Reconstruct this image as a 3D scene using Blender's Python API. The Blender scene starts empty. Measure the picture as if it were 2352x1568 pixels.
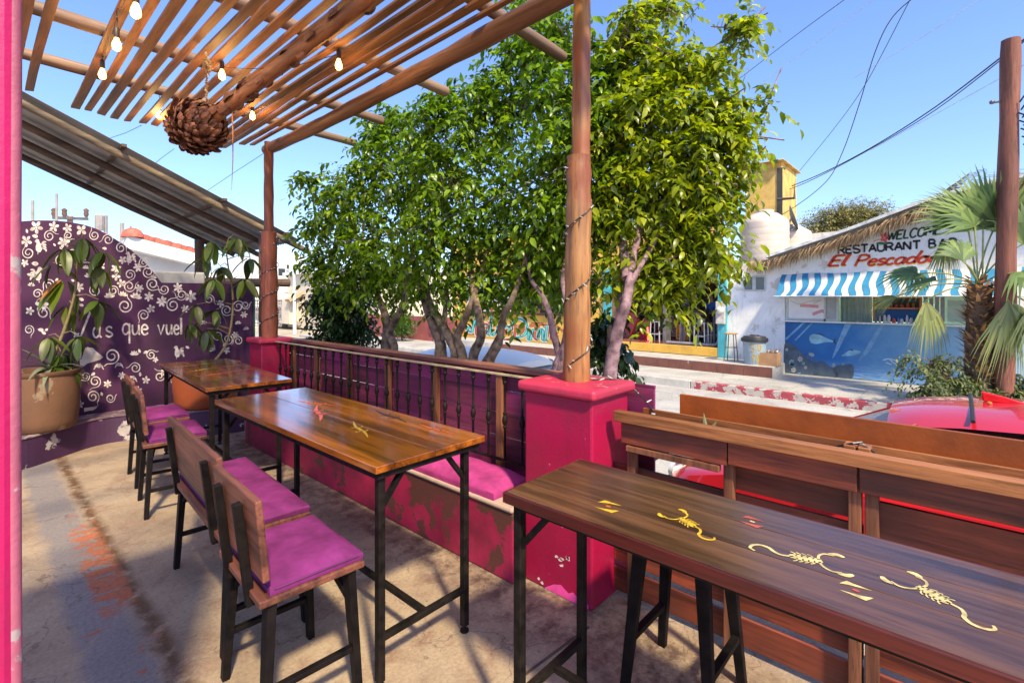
import bpy, bmesh, math, random
from mathutils import Vector, Matrix, Quaternion, Euler
R_ = random.Random(7)
S = bpy.context.scene
COL = S.collection
pi = math.pi

# ---------------------------------------------------------------- camera, sky, sun, exposure
FOC, PX, PY, EYE = 1130.0, 1176.0, 682.0, 1.65       # photo measured at 2352 px wide, eye 1.65 m above the patio
TH = math.atan2(1246.0, FOC)                          # looking direction, clockwise from +Y (the railing runs along Y)
FW = Vector((math.sin(TH), math.cos(TH), 0)); RT = Vector((math.cos(TH), -math.sin(TH), 0)); UP = Vector((0, 0, 1))
EYEV = Vector((0, 0, EYE))
cam = bpy.data.cameras.new('camera'); camo = bpy.data.objects.new('camera', cam); COL.objects.link(camo)
camo.location = EYEV; camo.rotation_euler = (pi/2, 0, -TH)
cam.sensor_width = 36; cam.lens = FOC/2352*36; cam.shift_y = (PY-784)/2352; cam.clip_start = .05; cam.clip_end = 2000
S.camera = camo
SUN = Vector((-.40, -.86, 1.05)).normalized()
w = bpy.data.worlds.new('World'); S.world = w; w.use_nodes = True
nt = w.node_tree; sk = nt.nodes.new('ShaderNodeTexSky'); sk.sky_type = 'NISHITA'; sk.sun_disc = False
sk.sun_elevation = math.asin(SUN.z); sk.sun_rotation = math.atan2(SUN.x, SUN.y)
sk.air_density = 1.0; sk.dust_density = 1.3; sk.ozone_density = 3.0; sk.altitude = 10
bg = nt.nodes['Background']; bg.inputs['Strength'].default_value = .148
ti = nt.nodes.new('ShaderNodeMix'); ti.data_type = 'RGBA'; ti.blend_type = 'MULTIPLY'; ti.inputs[0].default_value = 1; ti.inputs[7].default_value = (.76, .83, 1.04, 1)   # violet-blue evening cast of the whole sky
nt.links.new(sk.outputs[0], ti.inputs[6]); nt.links.new(ti.outputs[2], bg.inputs['Color'])
sl = bpy.data.lights.new('sun', 'SUN'); sl.energy = 3.6; sl.angle = math.radians(4.0); sl.color = (1.0, .85, .55)
so = bpy.data.objects.new('sun', sl); COL.objects.link(so); so.rotation_euler = SUN.to_track_quat('Z', 'Y').to_euler()
S.view_settings.view_transform = 'Standard'; S.view_settings.look = 'None'; S.view_settings.gamma = 1
S.view_settings.exposure = 1.12; S.view_settings.use_curve_mapping = False

# ---------------------------------------------------------------- where a photo point lies on a known plane of the place
def ray(x, y): return FW + RT*((x-PX)/FOC) + UP*((PY-y)/FOC)
def oz(x, y, z=0): r = ray(x, y); return EYEV + r*((z-EYE)/r.z)
def ox(x, y, X): r = ray(x, y); return EYEV + r*(X/r.x)
def oy(x, y, Y): r = ray(x, y); return EYEV + r*(Y/r.y)
def od(x, y, d): return EYEV + ray(x, y)*d

# ---------------------------------------------------------------- materials
MATS = {}
def nodes(name):
    m = bpy.data.materials.new(name); m.use_nodes = True
    t = m.node_tree; p = t.nodes['Principled BSDF']; return m, t, p
def N(t, kind, **kw):
    n = t.nodes.new('ShaderNode'+kind)
    for k, v in kw.items(): setattr(n, k, v)
    return n
def ramp(t, src, stops):
    r = N(t, 'ValToRGB'); e = r.color_ramp.elements
    while len(e) < len(stops): e.new(.5)
    for i, (p, c) in enumerate(stops):
        e[i].position = p; e[i].color = (c[0], c[1], c[2], 1)
    t.links.new(src, r.inputs[0]); return r.outputs[0]
def mixc(t, f, a, b, mode='MIX'):
    m = N(t, 'Mix', data_type='RGBA', blend_type=mode)
    def put(i, v):
        if hasattr(v, 'is_linked'): t.links.new(v, m.inputs[i])
        elif isinstance(v, (int, float)): m.inputs[i].default_value = v
        else: m.inputs[i].default_value = (v[0], v[1], v[2], 1)
    put(0, f); put(6, a); put(7, b); return m.outputs[2]
def coords(t, coord='Object', sc=(1, 1, 1), loc=(0, 0, 0)):
    if coord == 'World':
        g = N(t, 'NewGeometry'); src = g.outputs['Position']
    else:
        g = N(t, 'TexCoord'); src = g.outputs[coord]
    mp = N(t, 'Mapping'); mp.inputs['Scale'].default_value = sc; mp.inputs['Location'].default_value = loc
    t.links.new(src, mp.inputs['Vector']); return mp.outputs[0]
def noise(t, v, scale, detail=5, rough=.55, dist=0):
    n = N(t, 'TexNoise'); n.inputs['Scale'].default_value = scale; n.inputs['Detail'].default_value = detail
    n.inputs['Roughness'].default_value = rough; n.inputs['Distortion'].default_value = dist
    t.links.new(v, n.inputs['Vector']); return n.outputs[0]
def bump(t, p, h, strength=.2, dist=.01):
    b = N(t, 'Bump'); b.inputs['Strength'].default_value = strength; b.inputs['Distance'].default_value = dist
    t.links.new(h, b.inputs['Height']); t.links.new(b.outputs[0], p.inputs['Normal'])
def mat(name, col, rough=.6, var=.25, scale=6, bmp=.15, metal=0, coord='Object', col2=None, pos=(.35, .65), spec=.5, rnd=0, coat=0):
    if name in MATS: return MATS[name]
    m, t, p = nodes(name); v = coords(t, coord); f = noise(t, v, scale, 6)
    a = [c*(1-var) for c in col]; b = col2 or [min(1, c*(1+var)) for c in col]
    c = ramp(t, f, [(pos[0], a), (pos[1], b)])
    if rnd:
        oi = N(t, 'ObjectInfo'); mr = N(t, 'MapRange'); mr.inputs[3].default_value = 1-rnd; mr.inputs[4].default_value = 1+rnd
        t.links.new(oi.outputs['Random'], mr.inputs[0])
        hs = N(t, 'HueSaturation'); t.links.new(mr.outputs[0], hs.inputs['Value']); t.links.new(c, hs.inputs['Color']); c = hs.outputs[0]
    t.links.new(c, p.inputs['Base Color']); p.inputs['Roughness'].default_value = rough; p.inputs['Metallic'].default_value = metal
    p.inputs['Specular IOR Level'].default_value = spec; p.inputs['Coat Weight'].default_value = coat
    if bmp: bump(t, p, noise(t, v, scale*6, 8, .65), bmp)
    MATS[name] = m; return m
def wood(name, dark, light, axis=1, rough=.55, fine=38, rnd=.25, bmp=.25, coord='Object', coat=0, tint=None):
    if name in MATS: return MATS[name]
    m, t, p = nodes(name); sc = [1.0, 1.0, 1.0]; sc[axis] = .06
    oi = N(t, 'ObjectInfo')
    mp0 = coords(t, coord, sc)
    ad = N(t, 'VectorMath', operation='ADD'); t.links.new(mp0, ad.inputs[0])
    sv = N(t, 'VectorMath', operation='SCALE'); sv.inputs[0].default_value = (7.3, 3.1, 5.7); t.links.new(oi.outputs['Random'], sv.inputs['Scale'])
    t.links.new(sv.outputs[0], ad.inputs[1]); v = ad.outputs[0]
    g1 = noise(t, v, fine, 6, .6, .6); g2 = noise(t, v, fine*.22, 3, .5, 1.5)
    c = ramp(t, g1, [(.36, dark), (.60, light)])
    c2 = ramp(t, g2, [(.40, [d*.5 for d in dark]), (.58, [min(1, l*1.2) for l in light])])
    c = mixc(t, .42, c, c2)
    g3 = noise(t, v, fine*3.2, 4, .7, .3); c = mixc(t, ramp(t, g3, [(.50, (0, 0, 0)), (.66, (.55, .55, .55))]), c, [d*.4 for d in dark])
    kn = N(t, 'TexVoronoi'); kn.inputs['Scale'].default_value = fine*.16; t.links.new(v, kn.inputs['Vector']); c = mixc(t, ramp(t, kn.outputs['Distance'], [(.05, (.8, .8, .8)), (.16, (0, 0, 0))]), c, [d*.45 for d in dark])
    if tint:
        f = noise(t, coords(t, coord, (1, 1, 1)), 2.2, 3); c = mixc(t, ramp(t, f, [(.4, (0, 0, 0)), (.62, (.8, .8, .8))]), c, tint)
    mr = N(t, 'MapRange'); mr.inputs[3].default_value = 1-rnd; mr.inputs[4].default_value = 1+rnd
    t.links.new(oi.outputs['Random'], mr.inputs[0])
    hs = N(t, 'HueSaturation'); t.links.new(mr.outputs[0], hs.inputs['Value']); t.links.new(c, hs.inputs['Color'])
    t.links.new(hs.outputs[0], p.inputs['Base Color'])
    rr = N(t, 'MapRange'); rr.inputs[3].default_value = max(.05, rough-.12); rr.inputs[4].default_value = min(1, rough+.15)
    t.links.new(g2, rr.inputs[0]); t.links.new(rr.outputs[0], p.inputs['Roughness'])
    p.inputs['Coat Weight'].default_value = coat; p.inputs['Coat Roughness'].default_value = .12
    bump(t, p, g1, bmp, .004); MATS[name] = m; return m
def paint(name, col, chip=(.55, .5, .45), amount=.0, rough=.55, scale=5, spots=9, bmp=.2, coord='World', var=.18):
    """wall paint with soft mottling and chips showing another colour"""
    if name in MATS: return MATS[name]
    m, t, p = nodes(name); v = coords(t, coord)
    f = noise(t, v, scale, 6); c = ramp(t, f, [(.3, [x*(1-var) for x in col]), (.7, [min(1, x*(1+var)) for x in col])])
    st = noise(t, coords(t, coord, (1, 1, .12)), 16, 5, .6, .4); c = mixc(t, ramp(t, st, [(.56, (0, 0, 0)), (.74, (.42, .42, .42))]), c, [x*.45+.012 for x in col])
    if amount:
        s = noise(t, v, spots, 7, .6); k = ramp(t, s, [(.785-.6*amount, (0, 0, 0)), (.80-.6*amount, (1, 1, 1))]); c = mixc(t, k, c, chip)
    gr = noise(t, v, 2.1, 8, .72, .3); c = mixc(t, ramp(t, gr, [(.50, (0, 0, 0)), (.70, (.5, .5, .5))]), c, [x*.5+.02 for x in col])
    t.links.new(c, p.inputs['Base Color']); p.inputs['Roughness'].default_value = rough
    bump(t, p, noise(t, v, 45, 8, .7), bmp, .006); MATS[name] = m; return m
def leafmat(name, dark, light, rough=.4, trans=.35, back=None, spec=.5):
    if name in MATS: return MATS[name]
    m, t, p = nodes(name); g = N(t, 'NewGeometry'); oi = N(t, 'ObjectInfo')
    a = N(t, 'Math', operation='ADD'); t.links.new(g.outputs['Random Per Island'], a.inputs[0]); t.links.new(oi.outputs['Random'], a.inputs[1])
    fr = N(t, 'Math', operation='FRACT'); t.links.new(a.outputs[0], fr.inputs[0])
    c = ramp(t, fr.outputs[0], [(0, dark), (.75, light), (1, [light[0]*1.5, light[1]*1.25, light[2]])])
    t.links.new(c, p.inputs['Base Color']); p.inputs['Roughness'].default_value = rough; p.inputs['Specular IOR Level'].default_value = spec
    tr = N(t, 'BsdfTranslucent'); t.links.new(mixc(t, 1, c, (1.6, 1.7, .5), 'MULTIPLY'), tr.inputs[0])
    mx = N(t, 'MixShader'); mx.inputs[0].default_value = trans
    out = t.nodes['Material Output']; t.links.new(p.outputs[0], mx.inputs[1]); t.links.new(tr.outputs[0], mx.inputs[2]); t.links.new(mx.outputs[0], out.inputs[0])
    MATS[name] = m; return m
def emit(name, col, k):
    if name in MATS: return MATS[name]
    m, t, p = nodes(name); p.inputs['Base Color'].default_value = (*col, 1); p.inputs['Emission Color'].default_value = (*col, 1); p.inputs['Emission Strength'].default_value = k
    MATS[name] = m; return m
def glass(name, col=(.03, .04, .045), rough=.05):
    if name in MATS: return MATS[name]
    m, t, p = nodes(name); p.inputs['Base Color'].default_value = (*col, 1); p.inputs['Roughness'].default_value = rough; p.inputs['Specular IOR Level'].default_value = .8
    MATS[name] = m; return m

# ---------------------------------------------------------------- mesh builder
class MB:
    def __init__(s): s.v = []; s.f = []; s.mi = []; s.m = 0
    def face(s, pts, flip=False):
        n = len(s.v); s.v += [tuple(p) for p in pts]; r = list(range(n, n+len(pts)))
        s.f.append(r[::-1] if flip else r); s.mi.append(s.m)
    def add(s, vs, fs):
        n = len(s.v); s.v += [tuple(p) for p in vs]
        for f in fs: s.f.append([n+i for i in f]); s.mi.append(s.m)
    def box(s, a, b):
        x0, y0, z0 = [min(p, q) for p, q in zip(a, b)]; x1, y1, z1 = [max(p, q) for p, q in zip(a, b)]
        s.add([(x0,y0,z0),(x1,y0,z0),(x1,y1,z0),(x0,y1,z0),(x0,y0,z1),(x1,y0,z1),(x1,y1,z1),(x0,y1,z1)],
              [(0,3,2,1),(4,5,6,7),(0,1,5,4),(1,2,6,5),(2,3,7,6),(3,0,4,7)])
    def beam(s, p, q, wd, ht, w2=None, h2=None, up=(0, 0, 1)):
        p = Vector(p); q = Vector(q); d = (q-p).normalized(); u = Vector(up)
        if abs(d.dot(u)) > .98: u = Vector((0, 1, 0))
        sd = d.cross(u).normalized(); u = sd.cross(d).normalized(); w2 = wd if w2 is None else w2; h2 = ht if h2 is None else h2
        vs = [p+sd*a*wd/2+u*b*ht/2 for a, b in ((-1,-1),(1,-1),(1,1),(-1,1))]+[q+sd*a*w2/2+u*b*h2/2 for a, b in ((-1,-1),(1,-1),(1,1),(-1,1))]
        s.add(vs, [(0,1,2,3),(4,7,6,5),(0,4,5,1),(1,5,6,2),(2,6,7,3),(3,7,4,0)])
    def tube(s, pts, r, n=8, cap=True):
        pts = [Vector(p) for p in pts]; rs = r if isinstance(r, (list, tuple)) else [r]*len(pts)
        n0 = len(s.v); ref = None
        for i, p in enumerate(pts):
            d = (pts[min(i+1, len(pts)-1)]-pts[max(i-1, 0)]).normalized()
            if ref is None: ref = Vector((0, 0, 1)) if abs(d.z) < .9 else Vector((1, 0, 0))
            a = d.cross(ref).normalized(); b = d.cross(a).normalized(); ref = -b if False else ref
            for k in range(n):
                t = 2*pi*k/n; s.v.append(tuple(p+a*math.cos(t)*rs[i]+b*math.sin(t)*rs[i]))
        for i in range(len(pts)-1):
            for k in range(n):
                a = n0+i*n+k; b = n0+i*n+(k+1) % n; s.f.append([a, b, b+n, a+n]); s.mi.append(s.m)
        if cap:
            s.f.append([n0+k for k in range(n)][::-1]); s.mi.append(s.m)
            s.f.append([n0+(len(pts)-1)*n+k for k in range(n)]); s.mi.append(s.m)
    def lathe(s, prof, n=24, c=(0, 0, 0), cap=True):
        n0 = len(s.v)
        for r, z in prof:
            for k in range(n):
                t = 2*pi*k/n; s.v.append((c[0]+r*math.cos(t), c[1]+r*math.sin(t), c[2]+z))
        for i in range(len(prof)-1):
            for k in range(n):
                a = n0+i*n+k; b = n0+i*n+(k+1) % n; s.f.append([a, b, b+n, a+n]); s.mi.append(s.m)
        if cap:
            s.f.append([n0+k for k in range(n)][::-1]); s.mi.append(s.m); s.f.append([n0+(len(prof)-1)*n+k for k in range(n)]); s.mi.append(s.m)
    def prism(s, poly, off):
        """poly: 3-D points of one face; off: vector to the other face"""
        off = Vector(off); a = [Vector(p) for p in poly]; n = len(a); n0 = len(s.v)
        s.v += [tuple(p) for p in a]+[tuple(p+off) for p in a]
        s.f.append([n0+i for i in range(n)]); s.mi.append(s.m); s.f.append([n0+n+i for i in range(n)][::-1]); s.mi.append(s.m)
        for i in range(n):
            j = (i+1) % n; s.f.append([n0+i, n0+n+i, n0+n+j, n0+j]); s.mi.append(s.m)
    def ribbon(s, pts, wd, to3, taper=0):
        """flat painted stroke: 2-D points -> 3-D by to3"""
        P = [Vector((p[0], p[1])) for p in pts]; n0 = len(s.v); L = len(P)
        for i, p in enumerate(P):
            d = (P[min(i+1, L-1)]-P[max(i-1, 0)]); d = d.normalized() if d.length > 1e-9 else Vector((1, 0))
            nn = Vector((-d.y, d.x)); k = 1-taper*abs(2*i/(L-1)-1)**2
            s.v.append(tuple(to3(p+nn*wd*k/2))); s.v.append(tuple(to3(p-nn*wd*k/2)))
        for i in range(L-1): s.f.append([n0+2*i, n0+2*i+1, n0+2*i+3, n0+2*i+2]); s.mi.append(s.m)
    def build(s, name, mats, parent=None, smooth=False, bevel=0, kind=None, world=True, origin=True, seg=2, fixn=True):
        me = bpy.data.meshes.new(name); me.from_pydata(s.v, [], s.f)
        ms = mats if isinstance(mats, (list, tuple)) else [mats]
        for m in ms: me.materials.append(m)
        if len(ms) > 1: me.polygons.foreach_set('material_index', s.mi)
        if fixn:
            bm = bmesh.new(); bm.from_mesh(me); bmesh.ops.recalc_face_normals(bm, faces=bm.faces); bm.to_mesh(me); bm.free()
        if smooth: me.polygons.foreach_set('use_smooth', [True]*len(me.polygons))
        o = bpy.data.objects.new(name, me); COL.objects.link(o)
        if parent is not None:
            o.parent = parent
            if world: o.matrix_parent_inverse = (Matrix.Translation(parent.location) @ parent.rotation_euler.to_matrix().to_4x4()).inverted() if parent.parent is None and parent.type == 'EMPTY' else Matrix.Translation(-absloc(parent))
        elif origin and s.v:
            lo = [min(p[i] for p in s.v) for i in range(3)]; hi = [max(p[i] for p in s.v) for i in range(3)]
            c = Vector(((lo[0]+hi[0])/2, (lo[1]+hi[1])/2, lo[2])); me.transform(Matrix.Translation(-c)); o.location = c
        if bevel:
            b = o.modifiers.new('bevel', 'BEVEL'); b.width = bevel; b.segments = seg; b.limit_method = 'ANGLE'; b.angle_limit = math.radians(40)
        if smooth or bevel:
            try:
                if smooth: me.set_sharp_from_angle(angle=math.radians(45))
            except Exception: pass
        if kind: o['kind'] = kind
        return o
def absloc(o):
    # mesh parents built in world coordinates keep their own origin; only translations are used there
    l = o.location.copy()
    return l
def tag(o, label=None, cat=None, group=None, kind=None):
    if label: o['label'] = label
    if cat: o['category'] = cat
    if group: o['group'] = group
    if kind: o['kind'] = kind
    return o
def thing(name, label, cat, loc=(0, 0, 0), rz=0, group=None):
    o = bpy.data.objects.new(name, None); COL.objects.link(o); o.location = loc; o.rotation_euler = (0, 0, rz); o.empty_display_size = .1
    return tag(o, label, cat, group)
def children(o): return [c for c in list(o.children)]
def copy_tree(o, parent=None):
    c = o.copy(); COL.objects.link(c); c.parent = parent
    for ch in children(o): copy_tree(ch, c)
    return c
def share(o, name, parent, mtx):
    """another object with the same mesh"""
    c = bpy.data.objects.new(name, o.data); COL.objects.link(c); c.parent = parent; c.matrix_local = mtx; return c
def cat_rom(pts, k=6, closed=False):
    P = [Vector(p) for p in pts]; out = []; n = len(P)
    rng = range(n if closed else n-1)
    for i in rng:
        g = (lambda j: P[j % n]) if closed else (lambda j: P[max(0, min(n-1, j))])
        p0, p1, p2, p3 = g(i-1), g(i), g(i+1), g(i+2)
        for q in range(k):
            t = q/k; out.append(.5*((2*p1)+(p2-p0)*t+(2*p0-5*p1+4*p2-p3)*t*t+(3*p1-p0-3*p2+p3)*t**3))
    if not closed: out.append(P[-1])
    return out
def sag(a, b, s, n=16):
    a = Vector(a); b = Vector(b); return [a.lerp(b, i/n)-Vector((0, 0, s*4*(i/n)*(1-i/n))) for i in range(n+1)]
def jitter(o, k=.003, seed=1):
    r = random.Random(seed)
    for v in o.data.vertices: v.co += Vector((r.uniform(-k, k), r.uniform(-k, k), r.uniform(-k, k)))

# hand-painted stroke letters: cap height 1, x height .56
GL = {
 'R': ([[(0,0),(0,1)],[(0,1),(.35,1),(.55,.88),(.55,.64),(.35,.5),(0,.5)],[(.28,.5),(.6,0)]],.72), 'E': ([[(.52,1),(0,1),(0,0),(.54,0)],[(0,.52),(.44,.52)]],.68),
 'S': ([[(.55,.84),(.4,1),(.15,1),(0,.84),(.04,.62),(.3,.5),(.54,.36),(.57,.15),(.4,0),(.15,0),(0,.15)]],.7), 'T': ([[(0,1),(.62,1)],[(.31,1),(.31,0)]],.72),
 'A': ([[(0,0),(.32,1),(.64,0)],[(.13,.36),(.52,.36)]],.76), 'U': ([[(0,1),(0,.25),(.12,.03),(.3,0),(.48,.03),(.6,.25),(.6,1)]],.75), 'N': ([[(0,0),(0,1),(.56,0),(.56,1)]],.74),
 'B': ([[(0,0),(0,1),(.35,1),(.5,.88),(.5,.66),(.35,.53),(0,.53)],[(.35,.53),(.57,.4),(.57,.12),(.4,0),(0,0)]],.72), 'W': ([[(0,1),(.2,0),(.4,.8),(.6,0),(.8,1)]],.92),
 'L': ([[(0,1),(0,0),(.46,0)]],.58), 'C': ([[(.55,.82),(.4,1),(.18,.97),(0,.7),(0,.3),(.18,.02),(.4,0),(.56,.18)]],.7), 'O': ([[(.3,1),(.06,.85),(0,.5),(.06,.15),(.3,0),(.54,.15),(.6,.5),(.54,.85),(.3,1)]],.74),
 'M': ([[(0,0),(.06,1),(.35,.3),(.64,1),(.7,0)]],.84), 'D': ([[(0,0),(0,1),(.3,1),(.55,.8),(.6,.5),(.55,.2),(.3,0),(0,0)]],.74), 'I': ([[(0,0),(0,1)]],.2), 'P': ([[(0,0),(0,1)],[(0,1),(.35,1),(.55,.85),(.5,.6),(.3,.48),(0,.5)]],.66),
 'K': ([[(0,0),(0,1)],[(.55,1),(0,.42),(.58,0)]],.7), '1': ([[(0,.8),(.15,1),(.15,0)]],.32), '9': ([[(.45,.6),(.2,.48),(0,.7),(.1,.95),(.3,1),(.45,.8),(.42,.3),(.2,0)]],.56), '7': ([[(0,1),(.5,1),(.18,0)]],.56), '6': ([[(.4,1),(.1,.6),(0,.25),(.2,0),(.42,.1),(.45,.35),(.25,.5),(.05,.35)]],.56),
 'a': ([[(.4,.46),(.25,.56),(.07,.48),(0,.26),(.07,.05),(.22,0),(.38,.14)],[(.42,.56),(.4,.14),(.52,0)]],.56), 's': ([[(.35,.48),(.2,.56),(.04,.45),(.1,.32),(.3,.22),(.36,.1),(.2,0),(0,.08)]],.44),
 'q': ([[(.4,.46),(.25,.56),(.07,.48),(0,.26),(.07,.05),(.22,0),(.38,.14)],[(.42,.58),(.42,-.5)]],.58), 'u': ([[(0,.56),(.02,.15),(.14,0),(.3,.08),(.4,.25)],[(.42,.56),(.42,.1),(.5,0)]],.58),
 'e': ([[(.02,.3),(.36,.32),(.32,.5),(.18,.56),(.04,.45),(0,.22),(.1,.03),(.25,0),(.4,.1)]],.48), 'v': ([[(0,.56),(.18,0),(.38,.56)]],.5), 'l': ([[(.02,1.05),(0,.15),(.08,0),(.18,.04)]],.26), 'c': ([[(.34,.44),(.2,.56),(.04,.44),(0,.2),(.1,.02),(.26,0),(.38,.1)]],.46),
 'd': ([[(.38,.44),(.22,.54),(.05,.44),(0,.2),(.12,.02),(.28,.04),(.4,.2)],[(.5,1.05),(.4,.2),(.5,0)]],.56), 'o': ([[(.2,.56),(.04,.42),(0,.22),(.1,.02),(.25,0),(.38,.15),(.38,.38),(.2,.56),(.3,.5),(.46,.5)]],.5), 'r': ([[(.02,.5),(.08,.3),(.04,0)],[(.08,.3),(.2,.54),(.34,.48)]],.42),
 'i': ([[(.02,.56),(.02,.1),(.1,0)],[(.02,.74),(.04,.78)]],.22), 'n': ([[(0,.56),(.02,0)],[(.02,.36),(.18,.56),(.34,.44),(.36,.1),(.46,0)]],.54), 'k': ([[(0,1),(0,0)],[(.36,.56),(.02,.26),(.4,0)]],.5), 't': ([[(.12,.9),(.1,.14),(.2,0),(.3,.06)],[(0,.6),(.28,.62)]],.4), 'h': ([[(0,1),(0,0)],[(.02,.36),(.2,.56),(.36,.42),(.38,0)]],.54),
}
GL['V'] = ([[(0,1),(.3,0),(.65,1.1)]], .72)
SHARP = set('ERTAUNWLMIK17VvBDP')
def text(mb, s, to3, h, wd, sx=1, slant=0, smooth=None, gap=0, k=5):
    """letters along the first axis of a 2-D frame in metres; to3 puts them on the wall"""
    x = 0
    for ch in s:
        if ch == ' ': x += .45*sx*h; continue
        st, adv = GL[ch]
        for pl in st:
            pts = [Vector(((x+(px_*sx+slant*py_)*h), py_*h)) for px_, py_ in pl]
            if ch not in SHARP and len(pts) > 2: pts = cat_rom(pts, k)
            elif len(pts) > 2:
                for i in range(len(pts)-1): mb.ribbon([pts[i], pts[i+1]], wd, to3)
                continue
            mb.ribbon(pts, wd, to3)
        x += (adv*sx+gap)*h
    return x
# ---------------------------------------------------------------- setting: ground, street, pavements, patio floor
def floor_mat():
    m, t, p = nodes('patio_concrete'); v = coords(t, 'World')
    big = noise(t, v, 1.1, 5, .6, .4); mid = noise(t, v, 5, 7, .65, .5); fine = noise(t, v, 60, 10, .78)
    c = ramp(t, big, [(.3, (.215, .155, .115)), (.5, (.37, .275, .19)), (.72, (.48, .375, .26))])
    c = mixc(t, ramp(t, mid, [(.5, (0, 0, 0)), (.68, (.7, .7, .7))]), c, (.22, .12, .085))
    # worn blue-grey painted walkway along the left side
    sx = N(t, 'SeparateXYZ'); t.links.new(v, sx.inputs[0])
    def band(axis, a, b, soft, amp):
        ad = N(t, 'Math', operation='MULTIPLY_ADD'); ad.inputs[1].default_value = amp; t.links.new(mid, ad.inputs[0]); t.links.new(sx.outputs[axis], ad.inputs[2])
        lo = N(t, 'MapRange'); lo.inputs[1].default_value = a+amp*.5-soft; lo.inputs[2].default_value = a+amp*.5+soft; t.links.new(ad.outputs[0], lo.inputs[0])
        hi = N(t, 'MapRange'); hi.inputs[1].default_value = b+amp*.5+soft; hi.inputs[2].default_value = b+amp*.5-soft; t.links.new(ad.outputs[0], hi.inputs[0])
        mu = N(t, 'Math', operation='MULTIPLY'); t.links.new(lo.outputs[0], mu.inputs[0]); t.links.new(hi.outputs[0], mu.inputs[1]); return mu.outputs[0]
    k = N(t, 'Math', operation='MULTIPLY'); t.links.new(band(0, .33, .56, .03, .16), k.inputs[0])
    t.links.new(ramp(t, noise(t, v, 7, 6, .7), [(.30, (0, 0, 0)), (.42, (.85, .85, .85))]), k.inputs[1])
    c = mixc(t, k.outputs[0], c, (.215, .195, .20))
    k2 = N(t, 'Math', operation='MULTIPLY'); t.links.new(band(0, .585, .655, .025, .1), k2.inputs[0])
    t.links.new(ramp(t, noise(t, v, 9, 6, .7), [(.36, (0, 0, 0)), (.5, (1, 1, 1))]), k2.inputs[1])
    c = mixc(t, k2.outputs[0], c, (.13, .07, .035))
    # remains of orange paint, worn through by feet
    k4 = N(t, 'Math', operation='MULTIPLY'); t.links.new(band(0, .46, .615, .018, .10), k4.inputs[0]); t.links.new(band(1, 3.3, 4.6, .06, .5), k4.inputs[1])
    wn = noise(t, coords(t, 'World', (1, 2.4, 1)), 5.5, 4, .55, .8); k5 = N(t, 'Math', operation='MULTIPLY'); t.links.new(k4.outputs[0], k5.inputs[0]); t.links.new(ramp(t, wn, [(.47, (0, 0, 0)), (.485, (.92, .92, .92))]), k5.inputs[1])
    c = mixc(t, k5.outputs[0], c, (.42, .125, .055))
    k6 = N(t, 'Math', operation='MULTIPLY'); t.links.new(band(0, .38, .62, .03, .10), k6.inputs[0]); t.links.new(band(1, 2.5, 5.2, .1, .5), k6.inputs[1])
    k7 = N(t, 'Math', operation='MULTIPLY'); t.links.new(k6.outputs[0], k7.inputs[0]); t.links.new(ramp(t, noise(t, v, 4.2, 6, .6, .5), [(.60, (0, 0, 0)), (.615, (.9, .9, .9))]), k7.inputs[1])
    c = mixc(t, k7.outputs[0], c, (.40, .12, .06))
    # railing shade along the bench foot, painted in as a broken dark band
    k3 = N(t, 'Math', operation='MULTIPLY'); t.links.new(band(0, 1.84, 2.3, .1, .3), k3.inputs[0])
    t.links.new(ramp(t, noise(t, v, 8, 8, .75), [(.42, (0, 0, 0)), (.6, (.85, .85, .85))]), k3.inputs[1])
    c = mixc(t, k3.outputs[0], c, (.06, .03, .03))
    sp = ramp(t, noise(t, v, 26, 6, .7), [(.62, (0, 0, 0)), (.68, (.85, .85, .85))]); c = mixc(t, sp, c, (.08, .05, .045))
    c = mixc(t, .55, c, ramp(t, fine, [(.35, (.35, .35, .35)), (.65, (1.25, 1.25, 1.25))]), 'MULTIPLY')
    vo = N(t, 'TexVoronoi', feature='DISTANCE_TO_EDGE'); vo.inputs['Scale'].default_value = .9; vw = N(t, 'VectorMath', operation='ADD'); t.links.new(v, vw.inputs[0]); nz = N(t, 'TexNoise'); nz.inputs['Scale'].default_value = 3.0; nz.inputs['Detail'].default_value = 6; t.links.new(v, nz.inputs['Vector']); t.links.new(nz.outputs['Color'], vw.inputs[1]); t.links.new(vw.outputs[0], vo.inputs['Vector'])
    c = mixc(t, ramp(t, vo.outputs['Distance'], [(.0, (.7, .7, .7)), (.006, (0, 0, 0))]), c, (.07, .05, .04))
    t.links.new(c, p.inputs['Base Color']); t.links.new(ramp(t, mid, [(.3, (.42,)*3), (.7, (.75,)*3)]), p.inputs['Roughness'])
    bump(t, p, mixc(t, .4, mid, fine), .25, .006); return m
MFLOOR = floor_mat()
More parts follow.
